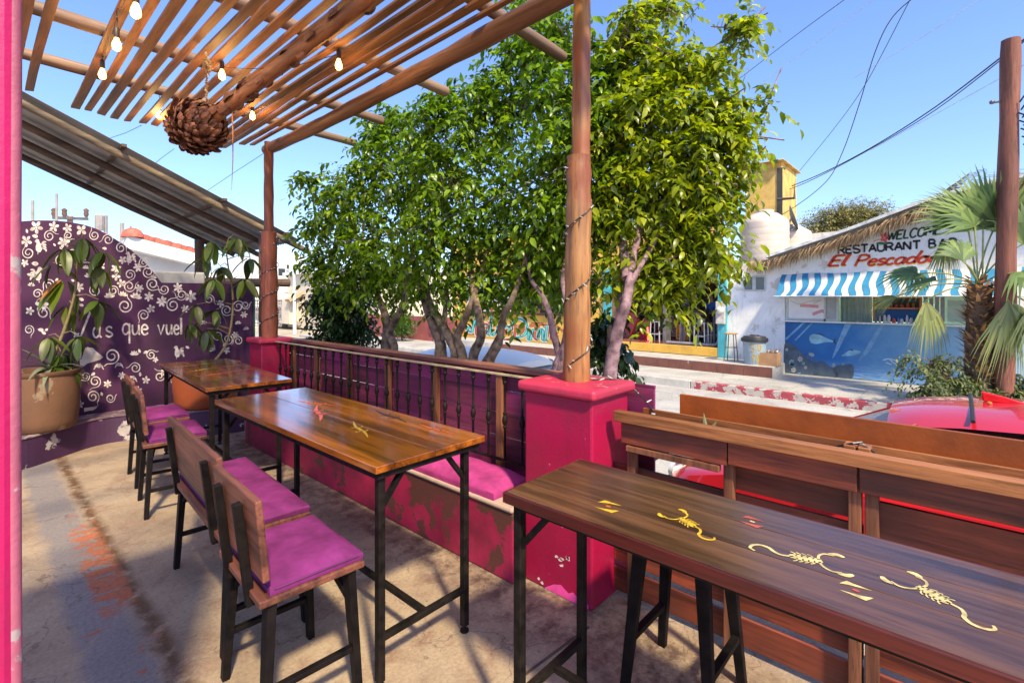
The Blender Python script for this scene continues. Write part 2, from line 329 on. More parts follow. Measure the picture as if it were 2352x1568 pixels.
def street_mat(name, col, jx, jy):
    m, t, p = nodes(name); v = coords(t, 'World'); big = noise(t, v, .8, 6, .65, .4); fine = noise(t, v, 22, 9, .75)
    c = ramp(t, big, [(.3, [x*.72 for x in col]), (.5, col), (.7, [min(1, x*1.18) for x in col])])
    c = mixc(t, .5, c, ramp(t, fine, [(.35, (.55, .55, .55)), (.62, (1.15, 1.15, 1.15))]), 'MULTIPLY')
    st = noise(t, coords(t, 'World', (3, .25, 1)), 1.6, 6, .7, .6); c = mixc(t, ramp(t, st, [(.54, (0, 0, 0)), (.68, (.5, .5, .5))]), c, [x*.45 for x in col])
    sp = noise(t, v, 9, 5, .65); c = mixc(t, ramp(t, sp, [(.64, (0, 0, 0)), (.70, (.6, .6, .6))]), c, [x*.35 for x in col])
    vo = N(t, 'TexVoronoi', feature='DISTANCE_TO_EDGE'); vo.inputs['Scale'].default_value = .45; vw = N(t, 'VectorMath', operation='ADD'); nz = N(t, 'TexNoise'); nz.inputs['Scale'].default_value = 1.6; nz.inputs['Detail'].default_value = 7
    t.links.new(v, nz.inputs['Vector']); t.links.new(v, vw.inputs[0]); t.links.new(nz.outputs['Color'], vw.inputs[1]); t.links.new(vw.outputs[0], vo.inputs['Vector'])
    c = mixc(t, ramp(t, vo.outputs['Distance'], [(.0, (.75, .75, .75)), (.006, (0, 0, 0))]), c, [x*.3 for x in col])
    t.links.new(c, p.inputs['Base Color']); p.inputs['Roughness'].default_value = .88; bump(t, p, fine, .3, .006); return m
MROAD = street_mat('pale_concrete_road', (.40, .385, .365), 3, 4)
MPAVE = street_mat('pavement_concrete', (.42, .40, .365), 2, 2)
MDIRT = mat('dusty_ground', (.36, .31, .24), .95, .2, 1.0, .3, coord='World')
b = MB(); b.box((-400, -400, -1.0), (400, 400, -.62)); g = b.build('ground', MDIRT); tag(g, kind='structure')
b = MB(); b.box((3.75, -40, -.95), (11.85, 70, -.58)); tag(b.build('street', MROAD), kind='structure')
b = MB(); b.box((2.80, -20, -.95), (3.60, 14, -.42)); tag(b.build('near_pavement', MPAVE), kind='structure')
pv = None
b = MB(); b.box((12.0, -30, -.95), (22, 24, -.412)); pv = b.build('far_pavement', MPAVE); tag(pv, kind='structure')
for i in range(26):                                           # pavement slabs with open joints
    y0 = -6+i*1.25
    b = MB(); b.box((12.02, y0+.008, -.5), (13.68, y0+1.242, -.4+R_.uniform(-.002, .002))); b.build('paving_slab', MPAVE, pv)
MKERB = paint('worn_red_kerb_paint', (.34, .05, .07), (.42, .38, .34), .46, .8, 3, 5, .3)
MKERBG = mat('bare_kerb', (.42, .40, .37), .85, .2, 3, .3, coord='World')
for nm, y0, y1, m, lab in (('kerb', -12, 4.85, MKERB, 'red painted kerb with flaking paint across the street'), ('kerb', 4.86, 24, MKERBG, 'bare pale grey kerb stretch beyond the red painted kerb')):
    b = MB(); b.box((11.84, y0, -.75), (11.995, y1, -.395)); o = b.build(nm, m, bevel=.02); tag(o, lab, 'kerb')
b = MB(); b.box((3.60, -20, -.75), (3.75, 14, -.415)); tag(b.build('kerb', MKERBG, bevel=.02), 'pale kerb on the near side of the street', 'kerb')
b = MB(); b.box((-6, -5, -.9), (2.78, 7.35, 0)); patio = b.build('patio_floor', MFLOOR, bevel=.01); tag(patio, kind='structure')
b = MB(); b.box((-12, 7.7, -.9), (3.2, 16, -.1)); tag(b.build('neighbour_yard', MDIRT), kind='structure')
# slab joint in the floor beside the pillar
b = MB(); a = oz(1180, 1568); c_ = oz(1352, 1440); b.beam((a.x, a.y, .001), (c_.x, c_.y, .001), .012, .006); b.build('floor_joint', mat('joint_dirt', (.09, .06, .045), .95), patio)

# ---------------------------------------------------------------- paints and woods of the patio
MPINK = paint('magenta_wall_paint', (.31, .001, .042), (.58, .18, .28), .16, .5, 3, 12, .35)
MPINKC = paint('pillar_cap_paint', (.42, .022, .062), (.58, .22, .26), .26, .5, 4, 14, .3)
MPINKW = paint('chipped_pale_pink_edge', (.36, .085, .14), (.34, .27, .27), .36, .6, 4, 7, .5)
MCHIP = mat('bare_plaster_chip', (.66, .5, .5), .9, .2, 20)
MPURP = paint('purple_wall_paint', (.050, .009, .045), (.4, .35, .33), .0, .85, 2.5, 9, .3, var=.35)
MWHT = mat('cream_mural_paint', (.52, .45, .42), .75, .38, 22, .3, coord='World')
MBLACK = mat('black_iron', (.007, .006, .006), .55, .5, 20, .12, spec=.15, col2=(.016, .012, .010))
MDECK = wood('varnished_table_wood', (.065, .014, .002), (.34, .095, .008), 1, .18, 16, .12, .1, coat=1)
MDECK2 = wood('dark_varnished_table_wood', (.032, .012, .006), (.12, .052, .024), 1, .30, 24, .10, .2, coat=.25)
MEDGE = wood('reddish_table_edge', (.055, .008, .006), (.13, .018, .010), 1, .4, 20, .1)
MCHAIR = wood('chair_board_wood', (.050, .015, .009), (.19, .062, .038), 1, .5, 26, .25)
MCHLEG = mat('black_chair_leg', (.006, .005, .006), .55, .4, 15, .15, col2=(.012, .009, .009), spec=.12)
MSLAT = wood('pergola_slat_wood', (.095, .035, .013), (.26, .11, .042), 1, .6, 22, .22)
MLOGX = wood('peeled_log_across', (.10, .055, .034), (.27, .165, .10), 0, .65, 14, .15, .4)
MLOGY = wood('peeled_log_along', (.085, .034, .018), (.26, .115, .062), 1, .6, 14, .1, .4)
MPOST = wood('weathered_post_wood', (.085, .028, .008), (.40, .185, .055), 2, .5, 13, .1, .6, tint=(.20, .035, .006), coat=.15)
MFENCE = wood('stained_fence_board', (.070, .008, .032), (.22, .030, .075), 1, .6, 26, .45, .3, tint=(.19, .012, .10))
MFPOST = wood('fence_post_wood', (.07, .022, .012), (.24, .09, .042), 2, .6, 24, .2, .3)
MPLANT = wood('planter_board_wood', (.060, .009, .005), (.25, .052, .022), 1, .5, 26, .3, .3, tint=(.07, .02, .014))
MTOPB = wood('planter_rail_wood', (.095, .026, .008), (.34, .13, .042), 1, .5, 26, .1, .3)
MORPL = mat('orange_plank', (.26, .055, .004), .55, .25, 4, .2)
MCUSH = mat('magenta_cushion_cloth', (.165, .022, .13), .85, .28, 7, .25, spec=.2)
MCUSHB = mat('pink_bench_cushion_cloth', (.36, .040, .18), .85, .25, 7, .25, spec=.2)
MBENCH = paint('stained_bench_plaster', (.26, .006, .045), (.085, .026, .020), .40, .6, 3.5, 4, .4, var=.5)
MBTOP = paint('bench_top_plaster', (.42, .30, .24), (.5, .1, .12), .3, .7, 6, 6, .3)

# near and far pillars with their posts
def pillar(lo, hi, z, lab):
    t = thing('pillar', lab, 'pillar', ((lo[0]+hi[0])/2, (lo[1]+hi[1])/2, 0))
    b = MB(); b.box((lo[0], lo[1], 0), (hi[0], hi[1], z-.058)); b.build('shaft', MPINK, t, bevel=.012)
    e = .035
    b = MB(); b.box((lo[0]-e, lo[1]-e, z-.06), (hi[0]+e, hi[1]+e, z)); b.build('cap', MPINKC, t, bevel=.022, seg=4)
    return t
P1lo, P1hi = (2.19, 1.42), (2.57, 1.885)
np_ = pillar(P1lo, P1hi, 1.165, 'magenta pillar with chipped paint under the tall near post')
rr = random.Random(3)
for q, n_, s_ in (((1288, 1194), 3, .010), ((1296, 1290), 6, .012), ((1246, 1340), 5, .008), ((1240, 1380), 4, .007)):
    for k in range(n_):
        c0 = ox(q[0]+rr.uniform(-18, 22), q[1]+rr.uniform(-14, 16), P1lo[0]-.0015)
        b = MB(); b.face([(c0.x, c0.y+s_*rr.uniform(.4, 1.6)*math.cos(a), c0.z+s_*rr.uniform(.3, 1.5)*math.sin(a)) for a in [i*pi/4 for i in range(8)]]); b.build('chipped_spot', MCHIP, np_)
b = MB()   # flaked paint at the pillar foot
pts = [(P1lo[0]-.0015, y, z) for y, z in ((1.44, .004), (1.44, .028), (1.48, .05), (1.50, .035), (1.54, .058), (1.57, .04), (1.62, .066), (1.67, .05), (1.70, .03), (1.74, .004))]
b.face(pts); b.build('flaked_patch', mat('faded_magenta', (.72, .06, .30), .7), np_)
fp = pillar((2.27, 5.98), (2.60, 6.33), 1.165, 'magenta pillar at the far corner beside the purple wall')

def log(pts, r, m, name, parent=None, n=14, seed=0, k=6, kind=None):
    rg = random.Random(seed); P = cat_rom(pts, k)
    L = len(P); rs = [(r[0]+(r[1]-r[0])*i/(L-1))*(1+.05*math.sin(i*1.7+seed)+rg.uniform(-.02, .02)) for i in range(L)]
    b = MB(); b.tube(P, rs, n); o = b.build(name, m, parent, smooth=True, kind=kind)
    for v in o.data.vertices: v.co += Vector((rg.uniform(-1, 1), rg.uniform(-1, 1), 0))*r[0]*.03
    return o
MWIRE = mat('black_cable', (.012, .012, .014), .5, .2, 10, 0)
pt = thing('wooden_post', 'tall peeled near post standing on the magenta pillar before the tree', 'post', (2.385, 1.65, 1.165))
lp = [(2.385, 1.655, 1.165), (2.39, 1.65, 1.7), (2.395, 1.645, 2.2), (2.397, 1.645, 2.47)]
log(lp, (.079, .070), MPOST, 'lower_log', pt, 18, 1)
log([(2.412, 1.64, 2.40), (2.415, 1.64, 3.0), (2.42, 1.635, 3.62)], (.056, .050), MPOST, 'upper_log', pt, 16, 2)
def spiral(c, r, z0, z1, turns, ph=0, n=60): return [(c[0]+r*math.cos(ph+turns*2*pi*i/n), c[1]+r*math.sin(ph+turns*2*pi*i/n), z0+(z1-z0)*i/n) for i in range(n+1)]
pt2 = thing('wooden_post', 'reddish far post of two lashed logs on the far pillar', 'post', (2.44, 6.15, 1.165))
MPOSTR = wood('reddish_post_wood', (.075, .018, .010), (.24, .065, .032), 2, .55, 16, .1, .4)
log([(2.43, 6.14, 1.165), (2.42, 6.13, 1.8), (2.41, 6.12, 2.43)], (.094, .088), MPOSTR, 'lower_log', pt2, 16, 4)
log([(2.45, 6.22, 2.2), (2.44, 6.2, 3.0), (2.43, 6.17, 3.52)], (.056, .052), MPOSTR, 'upper_log', pt2, 14, 5)

# pink wall end at the left edge of the view
t = thing('wall_end', 'bright magenta wall end at the left edge with chipped pale corner', 'wall', (-.45, 1.45, 0))
b = MB(); b.box((-.9, 1.20, 0), (.0546, 1.75, 2.7)); b.build('wall_face', paint('hot_magenta_paint', (.42, .001, .085), (.7, .2, .3), .12, .45, 3, 12, .35), t, bevel=.015)
b = MB(); b.tube([(.050+.0012*math.sin(z*3), 1.216+.001*math.cos(z*2.2), z) for z in [i*.3 for i in range(10)]], .0125, 14); b.build('corner_edge', MPINKW, t, smooth=True)  # corner strip in a paler, chipped pink than the wall face

# ---------------------------------------------------------------- tables
def star_fig(kind, c, s, rot, to3, m, parent, name):
    """painted creatures lying flat on a table top; c in table metres"""
    b = MB(); cr, sr = math.cos(rot), math.sin(rot)
    def tr(p): return to3(Vector((c[0]+s*(p[0]*cr-p[1]*sr), c[1]+s*(p[0]*sr+p[1]*cr))))
    if kind == 'scorpion':
        b.ribbon(cat_rom([(-.30, 0), (-.1, .01), (.1, .0), (.27, 0)], 5), .23, tr, .5)
        b.ribbon(cat_rom([(.2, 0), (.42, .02), (.55, -.08), (.62, -.2), (.78, -.26), (.92, -.2), (.98, -.06), (.90, .04)], 6), .075, tr, .4)
        for sg in (1, -1):
            b.ribbon(cat_rom([(-.24, .04*sg), (-.28, .22*sg), (-.40, .34*sg), (-.56, .33*sg)], 5), .05, tr)
            b.ribbon(cat_rom([(-.48, .37*sg), (-.62, .40*sg), (-.74, .33*sg)], 5), .12, tr, .6)
            for k in range(4):
                x = -.16+.1*k; b.ribbon(cat_rom([(x, .04*sg), (x+.02, .14*sg), (x+.09, .19*sg)], 4), .03, tr)
    elif kind == 'sun_eye':
        b.m = 0
        for sg in (1, -1): b.face([tr((p[0]*sg, p[1]*sg)) for p in ((-.62, .02), (-.52, .46), (.42, .50), (-.02, .34), (-.34, .20))])
        b.m = 1; b.face([tr((.14*math.cos(a), .09*math.sin(a))) for a in [i*pi/8 for i in range(16)]])
    elif kind == 'lizard':
        b.ribbon(cat_rom([(-.7, .03), (-.3, -.02), (0, 0), (.3, .02), (.8, -.06)], 5), .085, tr, .9)
        for sg in (1, -1):
            b.ribbon(cat_rom([(-.12, 0), (-.16, .10*sg), (-.1, .13*sg)], 4), .04, tr); b.ribbon(cat_rom([(.15, 0), (.2, .09*sg), (.26, .12*sg)], 4), .03, tr)
    return b.build(name, m, parent, fixn=False)
MYEL = mat('yellow_table_paint', (.50, .33, .02), .5, .35, 40); MPALE = mat('pale_yellow_table_paint', (.50, .41, .18), .5, .35, 40)
MORG = mat('orange_table_paint', (.40, .08, .015), .5, .2, 20); MROSE = mat('rose_table_paint', (.42, .075, .06), .5, .2, 20); MTEAL = mat('dark_green_table_paint', (.03, .11, .06), .5, .2, 20); MNAVY = mat('navy_table_paint', (.03, .02, .03), .5, .2, 20)
def table(lab, c, L, W, z, rz, tm, boards, brace=1, over=(.055, .09), edge=0):
    """top of boards running along local Y; tube frame with H stretcher"""
    t = thing('bar_table', lab, 'table', (c[0], c[1], 0), rz, 'high tables along the railing')
    n = len(boards); x = -W/2
    for wd in boards:
        b = MB(); b.box((x+.0008, -L/2, z-.03), (x+wd-.0008, L/2, z)); b.build('top_board', tm, t, bevel=.0025, world=False); x += wd
    if edge:
        for sx in (-1, 1): b = MB(); b.box((sx*(W/2+.001), -L/2-.001, z-.040), (sx*(W/2+.009), L/2+.001, z-.0015)); b.build('edge_strip', MEDGE, t, bevel=.003, world=False)
        for sy in (-1, 1): b = MB(); b.box((-W/2-.009, sy*(L/2+.002), z-.040), (W/2+.009, sy*(L/2+.010), z-.0015)); b.build('edge_strip', MEDGE, t, bevel=.003, world=False)
    b = MB(); hx, hy = W/2-.02, L/2-.02
    b.box((-hx, -hy, z-.062), (-hx+.03, hy, z-.031)); b.box((hx-.03, -hy, z-.062), (hx, hy, z-.031)); b.box((-hx+.03, -hy, z-.062), (hx-.03, -hy+.03, z-.031)); b.box((-hx+.03, hy-.03, z-.062), (hx-.03, hy, z-.031))
    b.build('apron_frame', MBLACK, t, bevel=.002, world=False)
    ly = L/2-over[0]; lx0, lx1 = -W/2+over[0], W/2-over[1]
    for sx in (lx0, lx1):
        for sy in (-ly, ly):
            b = MB(); b.box((sx-.0165, sy-.0165, .03), (sx+.0165, sy+.0165, z-.032)); lg = b.build('leg', MBLACK, t, bevel=.003, world=False)
            b = MB(); b.lathe([(.022, 0), (.022, .008), (.009, .012), (.009, .032)], 12, (sx, sy, 0)); b.build('foot_pad', MBLACK, lg, world=False)
            if brace:
                d = -1 if sy > 0 else 1
                if brace == 1:
                    e = 1 if sx < 0 else -1; b = MB(); b.beam((sx+e*.012, sy, z-.19), (sx+e*.12, sy, z-.055), .024, .02)
                else:
                    b = MB(); b.beam((sx, sy+d*.012, z-.19), (sx, sy+d*.13, z-.055), .024, .02)
                b.build('corner_brace', MBLACK, t, world=False)
    for sy in (-ly, ly):
        b = MB(); b.box((lx0+.016, sy-.013, .195), (lx1-.016, sy+.013, .222)); b.build('end_stretcher', MBLACK, t, bevel=.002, world=False)
    b = MB(); xm = (lx0+lx1)/2; b.box((xm-.013, -ly+.013, .196), (xm+.013, ly-.013, .221)); b.build('long_stretcher', MBLACK, t, bevel=.002, world=False)
    return t
def on_top(t, z):
    return lambda p: (p[0], p[1], z+.0012)
T1 = table('middle varnished wooden table with glossy orange brown top', (1.4225, 2.737), 1.965, .625, .957, 0, MDECK, (.31, .315))
M1 = on_top(T1, .957)
for kd, c, s, r, m in (('lizard', (-.02, .10), .30, 1.2, MROSE), ('lizard', (.22, -.30), .26, 1.5, MNAVY), ('lizard', (-.05, -.42), .24, 1.3, mat('ochre_table_paint', (.27, .17, .02), .5, .35, 40)), ('lizard', (.10, .34), .24, 1.9, MORG), ('lizard', (.22, -.72), .2, 1.6, MORG)):
    o = star_fig(kd, c, s, r, M1, m, T1, 'painted_creature'); o.matrix_parent_inverse = Matrix()
T2 = table('far small-looking wooden table in front of the purple wall', (1.60, 5.235), 1.97, .645, .95, math.radians(-3.6), MDECK, (.21, .22, .215))
M2 = on_top(T2, .95)
for kd, c, s, r, m in (('lizard', (-.2, .55), .2, 0.1, MYEL), ('lizard', (-.12, .15), .2, .5, MYEL), ('lizard', (-.1, -.25), .22, .1, MROSE), ('lizard', (.05, .62), .22, 0, MYEL), ('lizard', (.14, -.15), .22, .2, MROSE), ('lizard', (-.1, -.62), .24, .1, MTEAL), ('lizard', (.2, .25), .2, .2, MORG)):
    o = star_fig(kd, c, s, r, M2, m, T2, 'painted_creature'); o.matrix_parent_inverse = Matrix()
T3 = table('near dark table with painted yellow scorpions beside the planter fence', (1.5375, .243), 1.93, .475, .95, 0, MDECK2, (.155, .16, .16), 2, (.035, .045), 1)
def t3(x, y): p = oz(x, y, .95); return (p.x-1.5375, p.y-.243)
M3 = on_top(T3, .95)
def dirang(a, b): a = t3(*a); b = t3(*b); return math.atan2(b[1]-a[1], b[0]-a[0]), math.hypot(b[0]-a[0], b[1]-a[1])
for a, c_, m in (((1540, 1176), (1640, 1236), MYEL), ((1940, 1298), (1730, 1262), MPALE), ((2062, 1322), (2282, 1440), MPALE)):
    r_, l_ = dirang(a, c_); p, q = t3(*a), t3(*c_); s_ = l_/1.6
    cc = (p[0]+(q[0]-p[0])*.42, p[1]+(q[1]-p[1])*.42)
    o = star_fig('scorpion', cc, s_, r_, M3, m, T3, 'painted_scorpion'); o.matrix_parent_inverse = Matrix()
for a, s_, r_, m in (((1397, 1163), .072, 1.5, [MYEL, MORG]), ((1728, 1198), .06, 1.3, [MROSE, MPALE]), ((1966, 1356), .058, 1.35, [MPALE, MROSE])):
    o = star_fig('sun_eye', t3(*a), s_, r_, M3, m, T3, 'painted_eye'); o.matrix_parent_inverse = Matrix()

# ---------------------------------------------------------------- chairs
def cushion_bm(x0, x1, y0, y1, z0, z1, puff=.012, nx=10, ny=12, seam=True):
    b = MB(); n0 = 0
    def hgt(u, v):
        e = min(1, min(u, 1-u)*7)*min(1, min(v, 1-v)*7); return (1-(1-e)**2)
    grid = []
    for i in range(nx+1):
        for j in range(ny+1):
            u, v = i/nx, j/ny; uu = u+.0*math.sin(v*9)
            grid.append((x0+(x1-x0)*uu, y0+(y1-y0)*v, z1-.012+(puff+.012)*hgt(u, v)+.0015*math.sin(u*17+v*11)))
    fs = [(i*(ny+1)+j, (i+1)*(ny+1)+j, (i+1)*(ny+1)+j+1, i*(ny+1)+j+1) for i in range(nx) for j in range(ny)]
    b.add(grid, fs)
    rim = [i*(ny+1) for i in range(nx+1)]+[nx*(ny+1)+j for j in range(1, ny+1)]+[i*(ny+1)+ny for i in range(nx-1, -1, -1)]+[j for j in range(ny-1, 0, -1)]
    cx_, cy_ = (x0+x1)/2, (y0+y1)/2; L = len(rim); base = len(b.v)
    for r_, zz in ((1.012, z0+(z1-z0)*.5), (1.0, z0)):
        for i in rim:
            p = grid[i]; b.v.append((cx_+(p[0]-cx_)*r_, cy_+(p[1]-cy_)*r_, zz))
    for k in range(L):
        k2 = (k+1) % L
        b.f.append([rim[k], rim[k2], base+k2, base+k]); b.mi.append(0); b.f.append([base+k, base+k2, base+L+k2, base+L+k]); b.mi.append(0)
    b.f.append([base+L+k for k in range(L)]); b.mi.append(0); return b
def chair(name, lab, c, wd, rz, cat, group):
    t = thing(name, lab, cat, (c[0], c[1], 0), rz, group); h = wd/2
    b = MB(); b.box((-.205, -h, .527), (.205, h, .556)); b.build('seat_board', MCHAIR, t, bevel=.006, world=False)
    cushion_bm(-.165, .20, -h+.012, h-.012, .557, .600).build('cushion', MCUSH, t, smooth=True, world=False)
    b = MB(); xa, xb, ya, yb = -.167, .202, -h+.010, h-.010; b.tube([(xa+.02, ya, .579), (xb-.02, ya, .579), (xb, ya+.02, .579), (xb, yb-.02, .579), (xb-.02, yb, .579), (xa+.02, yb, .579), (xa, yb-.02, .579), (xa, ya+.02, .579), (xa+.02, ya, .579)], .0042, 6); b.build('piping', mat('dark_magenta_piping', (.10, .012, .08), .8, .2, 20), t, smooth=True, world=False)
    b = MB(); bh = h+.015                                        # backrest board leaning back
    b.prism([(-.198, -bh, .625), (-.198, -bh+.0, .625), (-.225, -bh, .925), (-.225, bh, .925), (-.198, bh, .625)][1:], (.026, 0, .003)); b.build('backrest', MCHAIR, t, bevel=.006, world=False)
    for s in (-1, 1):
        y = s*(h-.13); b = MB(); b.beam((-.196, y, .49), (-.243, y, .885), .036, .03, up=(1, 0, 0)); b.build('back_upright', MCHLEG, t, bevel=.003, world=False)
    for sx in (-1, 1):
        for sy in (-1, 1):
            b = MB(); b.beam((sx*.155, sy*(h-.045), .526), (sx*.185, sy*(h-.02), 0), .062, .034, .036, .03, up=(1, 0, 0)); b.build('leg', MCHLEG, t, bevel=.003, world=False)
            b = MB(); b.beam((sx*.160, sy*(h-.055), .40), (sx*.12, sy*(h-.15), .518), .022, .022); b.build('leg_brace', MCHLEG, t, world=False)
    for sy in (-1, 1):
        b = MB(); b.beam((-.165, sy*(h-.028), .20), (.165, sy*(h-.028), .20), .028, .022); b.build('side_stretcher', MCHLEG, t, bevel=.002, world=False)
    for sx in (-1, 1):
        b = MB(); b.beam((sx*.15, -h+.05, .508), (sx*.15, h-.05, .508), .03, .036); b.build('seat_rail', MCHLEG, t, bevel=.002, world=False)
    return t
G = 'wooden seats with magenta cushions at the tables'
chair('wooden_chair', 'nearest single chair with orange brown back and magenta cushion', (.915, 2.10), .52, math.radians(-3), 'chair', G)
chair('wooden_bench_seat', 'wide two-person seat with magenta cushion at the middle table', (1.00, 3.0), 1.08, math.radians(-3.5), 'bench', G)
chair('wooden_chair', 'chair with magenta cushion at the far table, closer of the two there', (1.09, 4.68), .50, math.radians(-6), 'chair', G)
chair('wooden_chair', 'chair with magenta cushion nearest the purple wall at the far table', (1.17, 5.48), .52, math.radians(-4), 'chair', G)
# backless stool tucked under the near table
t = thing('bar_stool', 'black backless stool pushed under the near dark table', 'stool', (2.03, .86, 0))
b = MB(); b.box((-.17, -.19, .60), (.17, .19, .63)); b.build('seat_board', MCHAIR, t, bevel=.006, world=False)
for sx in (-1, 1):
    for sy in (-1, 1):
        b = MB(); b.beam((sx*.13, sy*.13, .60), (sx*.178, sy*.18, 0), .055, .036, .036, .03, up=(1, 0, 0)); b.build('leg', MCHLEG, t, bevel=.003, world=False)
for sy in (-1, 1):
    b = MB(); b.beam((-.16, sy*.165, .21), (.16, sy*.165, .21), .03, .022); b.build('side_stretcher', MCHLEG, t, world=False)
b = MB(); b.beam((.13, -.12, .585), (.13, .12, .585), .03, .03); b.beam((-.13, -.12, .585), (-.13, .12, .585), .03, .03); b.build('seat_rail', MCHLEG, t, world=False)

# ---------------------------------------------------------------- plaster bench, cushions, iron railing, board fence
t = thing('plaster_bench', 'low red stained plaster bench built along the railing', 'bench', (2.27, 3.93, 0))
b = MB(); b.box((2.092, 1.888, 0), (2.50, 5.975, .405)); b.build('bench_body', MBENCH, t, bevel=.012)
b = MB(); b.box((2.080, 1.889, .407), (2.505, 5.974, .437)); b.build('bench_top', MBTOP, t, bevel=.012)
for y0, y1, lab in ((2.05, 2.86, 'pink seat cushion on the bench next to the near pillar'), (4.75, 5.85, 'pink seat cushion on the bench next to the far pillar')):
    o = cushion_bm(2.095, 2.435, y0, y1, .438, .492, .022, 10, 18).build('bench_cushion', MCUSHB, smooth=True)
    for v in o.data.vertices:
        v.co.z += .004*math.sin(v.co.y*23)*math.sin(v.co.x*19)
    tag(o, lab, 'cushion', 'cushions on the plaster bench')
XR = 2.42
t = thing('iron_railing', 'black wrought iron railing with knobbed balusters between the pillars', 'railing', (XR, 3.93, .44))
b = MB(); b.box((XR-.012, 1.89, 1.120), (XR+.022, 5.97, 1.132)); b.build('top_rail', mat('light_caught_rail', (.34, .27, .16), .45, .3, 12), t, bevel=.002)  # warm light along the rail top is put into its pale colour
b = MB(); b.box((XR-.012, 1.89, .545), (XR+.012, 5.97, .557)); b.build('bottom_rail', MBLACK, t)
prof = [(.0085, 0), (.0085, .21), (.013, .215), (.013, .225), (.009, .23), (.018, .25), (.020, .265), (.018, .28), (.009, .30), (.013, .305), (.013, .315), (.0085, .32), (.0085, .50), (.016, .512), (.016, .524), (.010, .53), (.018, .555), (.02, .562)]
b = MB(); b.lathe(prof, 10, (0, 0, 0)); b.v = [(x, y, z) for x, y, z in b.v]
ys = [1.95+.155*i for i in range(26)]; first = None
for y in ys:
    if first is None: first = b.build('baluster', MBLACK, t, smooth=True, world=False); first.location = (0, y-3.93, .117)
    else: share(first, 'baluster', t, Matrix.Translation((0, y-3.93, .117)))
XF = 2.66
t = thing('board_fence', 'reddish purple board fence behind the iron railing', 'fence', (XF, 3.95, 0))
rows = [.10+.172*i for i in range(7)]; segs = [1.30, 1.9, 2.55, 3.2, 3.9, 4.6, 5.3, 6.3]
for i, z in enumerate(rows):
    for k in range(len(segs)-1):
        y0, y1 = segs[k], segs[k+1]
        if (i+k) % 3 == 1 and k < len(segs)-2 and False: continue
        z1 = min(z+.168, 1.115); dx = R_.uniform(-.004, .004)
        b = MB(); b.box((XF+dx, y0+.003, z+R_.uniform(0, .004)), (XF+dx+.02, y1-.003, z1)); b.build('fence_board', MFENCE, t, bevel=.002)
for y in (1.97, 2.5, 3.25, 3.95, 4.65, 5.35, 5.95):
    b = MB(); b.box((XF-.05, y-.03, .0), (XF-.006, y+.03, 1.115)); b.build('fence_post', MFPOST, t, bevel=.003)
b = MB(); b.box((XF-.075, 1.60, 1.117), (XF+.045, 6.3, 1.147)); b.build('cap_board', wood('fence_cap_wood', (.12, .04, .03), (.30, .12, .08), 1, .5, 26, .1), t, bevel=.004)

# ---------------------------------------------------------------- planter fence on the right
t = thing('planter_fence', 'open board fence with planter trough on top right of the near pillar', 'fence', (2.45, .1, 0))
Y0, Y1 = -1.6, 1.36
b = MB(); b.box((2.30, Y0, .992), (2.358, Y1, 1.045)); b.build('top_beam', MTOPB, t, bevel=.003)
for a, c_, z0, z1, x in ((.785, 1.335, .875, .986, 2.335), (.292, .783, .885, .987, 2.330), (-.28, .289, .885, .988, 2.338), (-1.6, -.283, .885, .988, 2.334)):
    b = MB(); b.box((x, a+.002, z0), (x+.024, c_-.002, z1)); b.build('upper_board', MPLANT, t, bevel=.003)
for a, c_ in ((.82, 1.30),):
    b = MB(); b.box((2.325, a, .838), (2.360, c_, .868)); b.build('rail_bar', MFPOST, t, bevel=.003)
for y in (1.29, .79, .305, .25, -.27, -.33, -.9, -1.4):
    b = MB(); b.box((2.362, y-.022, 0), (2.405, y+.022, .985)); b.build('fence_post', MFPOST, t, bevel=.003)
for z0, z1, x in ((.035, .163, 2.408), (.197, .297, 2.41), (.34, .50, 2.412), (.555, .732, 2.408)):
    for a, c_ in ((.80, 1.42), (.28, .798), (-.28, .278), (-.9, -.282), (-1.6, -.902)):
        b = MB(); b.box((x, a+.002, z0+R_.uniform(-.003, .003)), (x+.02, c_-.002, z1)); b.build('lower_board', MPLANT, t, bevel=.002)
for a, c_, z0, z1 in ((.30, .78, .752, .868), (-.27, .24, .655, .842), (-.9, -.34, .66, .84), (-1.6, -.92, .66, .84)):
    b = MB(); b.box((2.41, a, z0), (2.432, c_, z1)); b.build('middle_board', MPLANT, t, bevel=.002)
b = MB(); b.box((2.36, Y0, .93), (2.70, Y1-.02, .945)); b.build('trough_floor', MPLANT, t)
b = MB(); b.box((2.575, Y0, .946), (2.59, Y1-.03, 1.02)); b.build('inner_board', MTOPB, t, bevel=.002)
b = MB(); b.box((2.705, Y0, .78), (2.727, 1.17, 1.100)); b.build('back_plank', MORPL, t, bevel=.002)
for y, x in ((.335, 2.50), (.285, 2.50)):
    b = MB(); b.box((x-.05, y-.021, .946), (x+.03, y+.021, 1.035)); b.build('trough_block', MTOPB, t, bevel=.003)
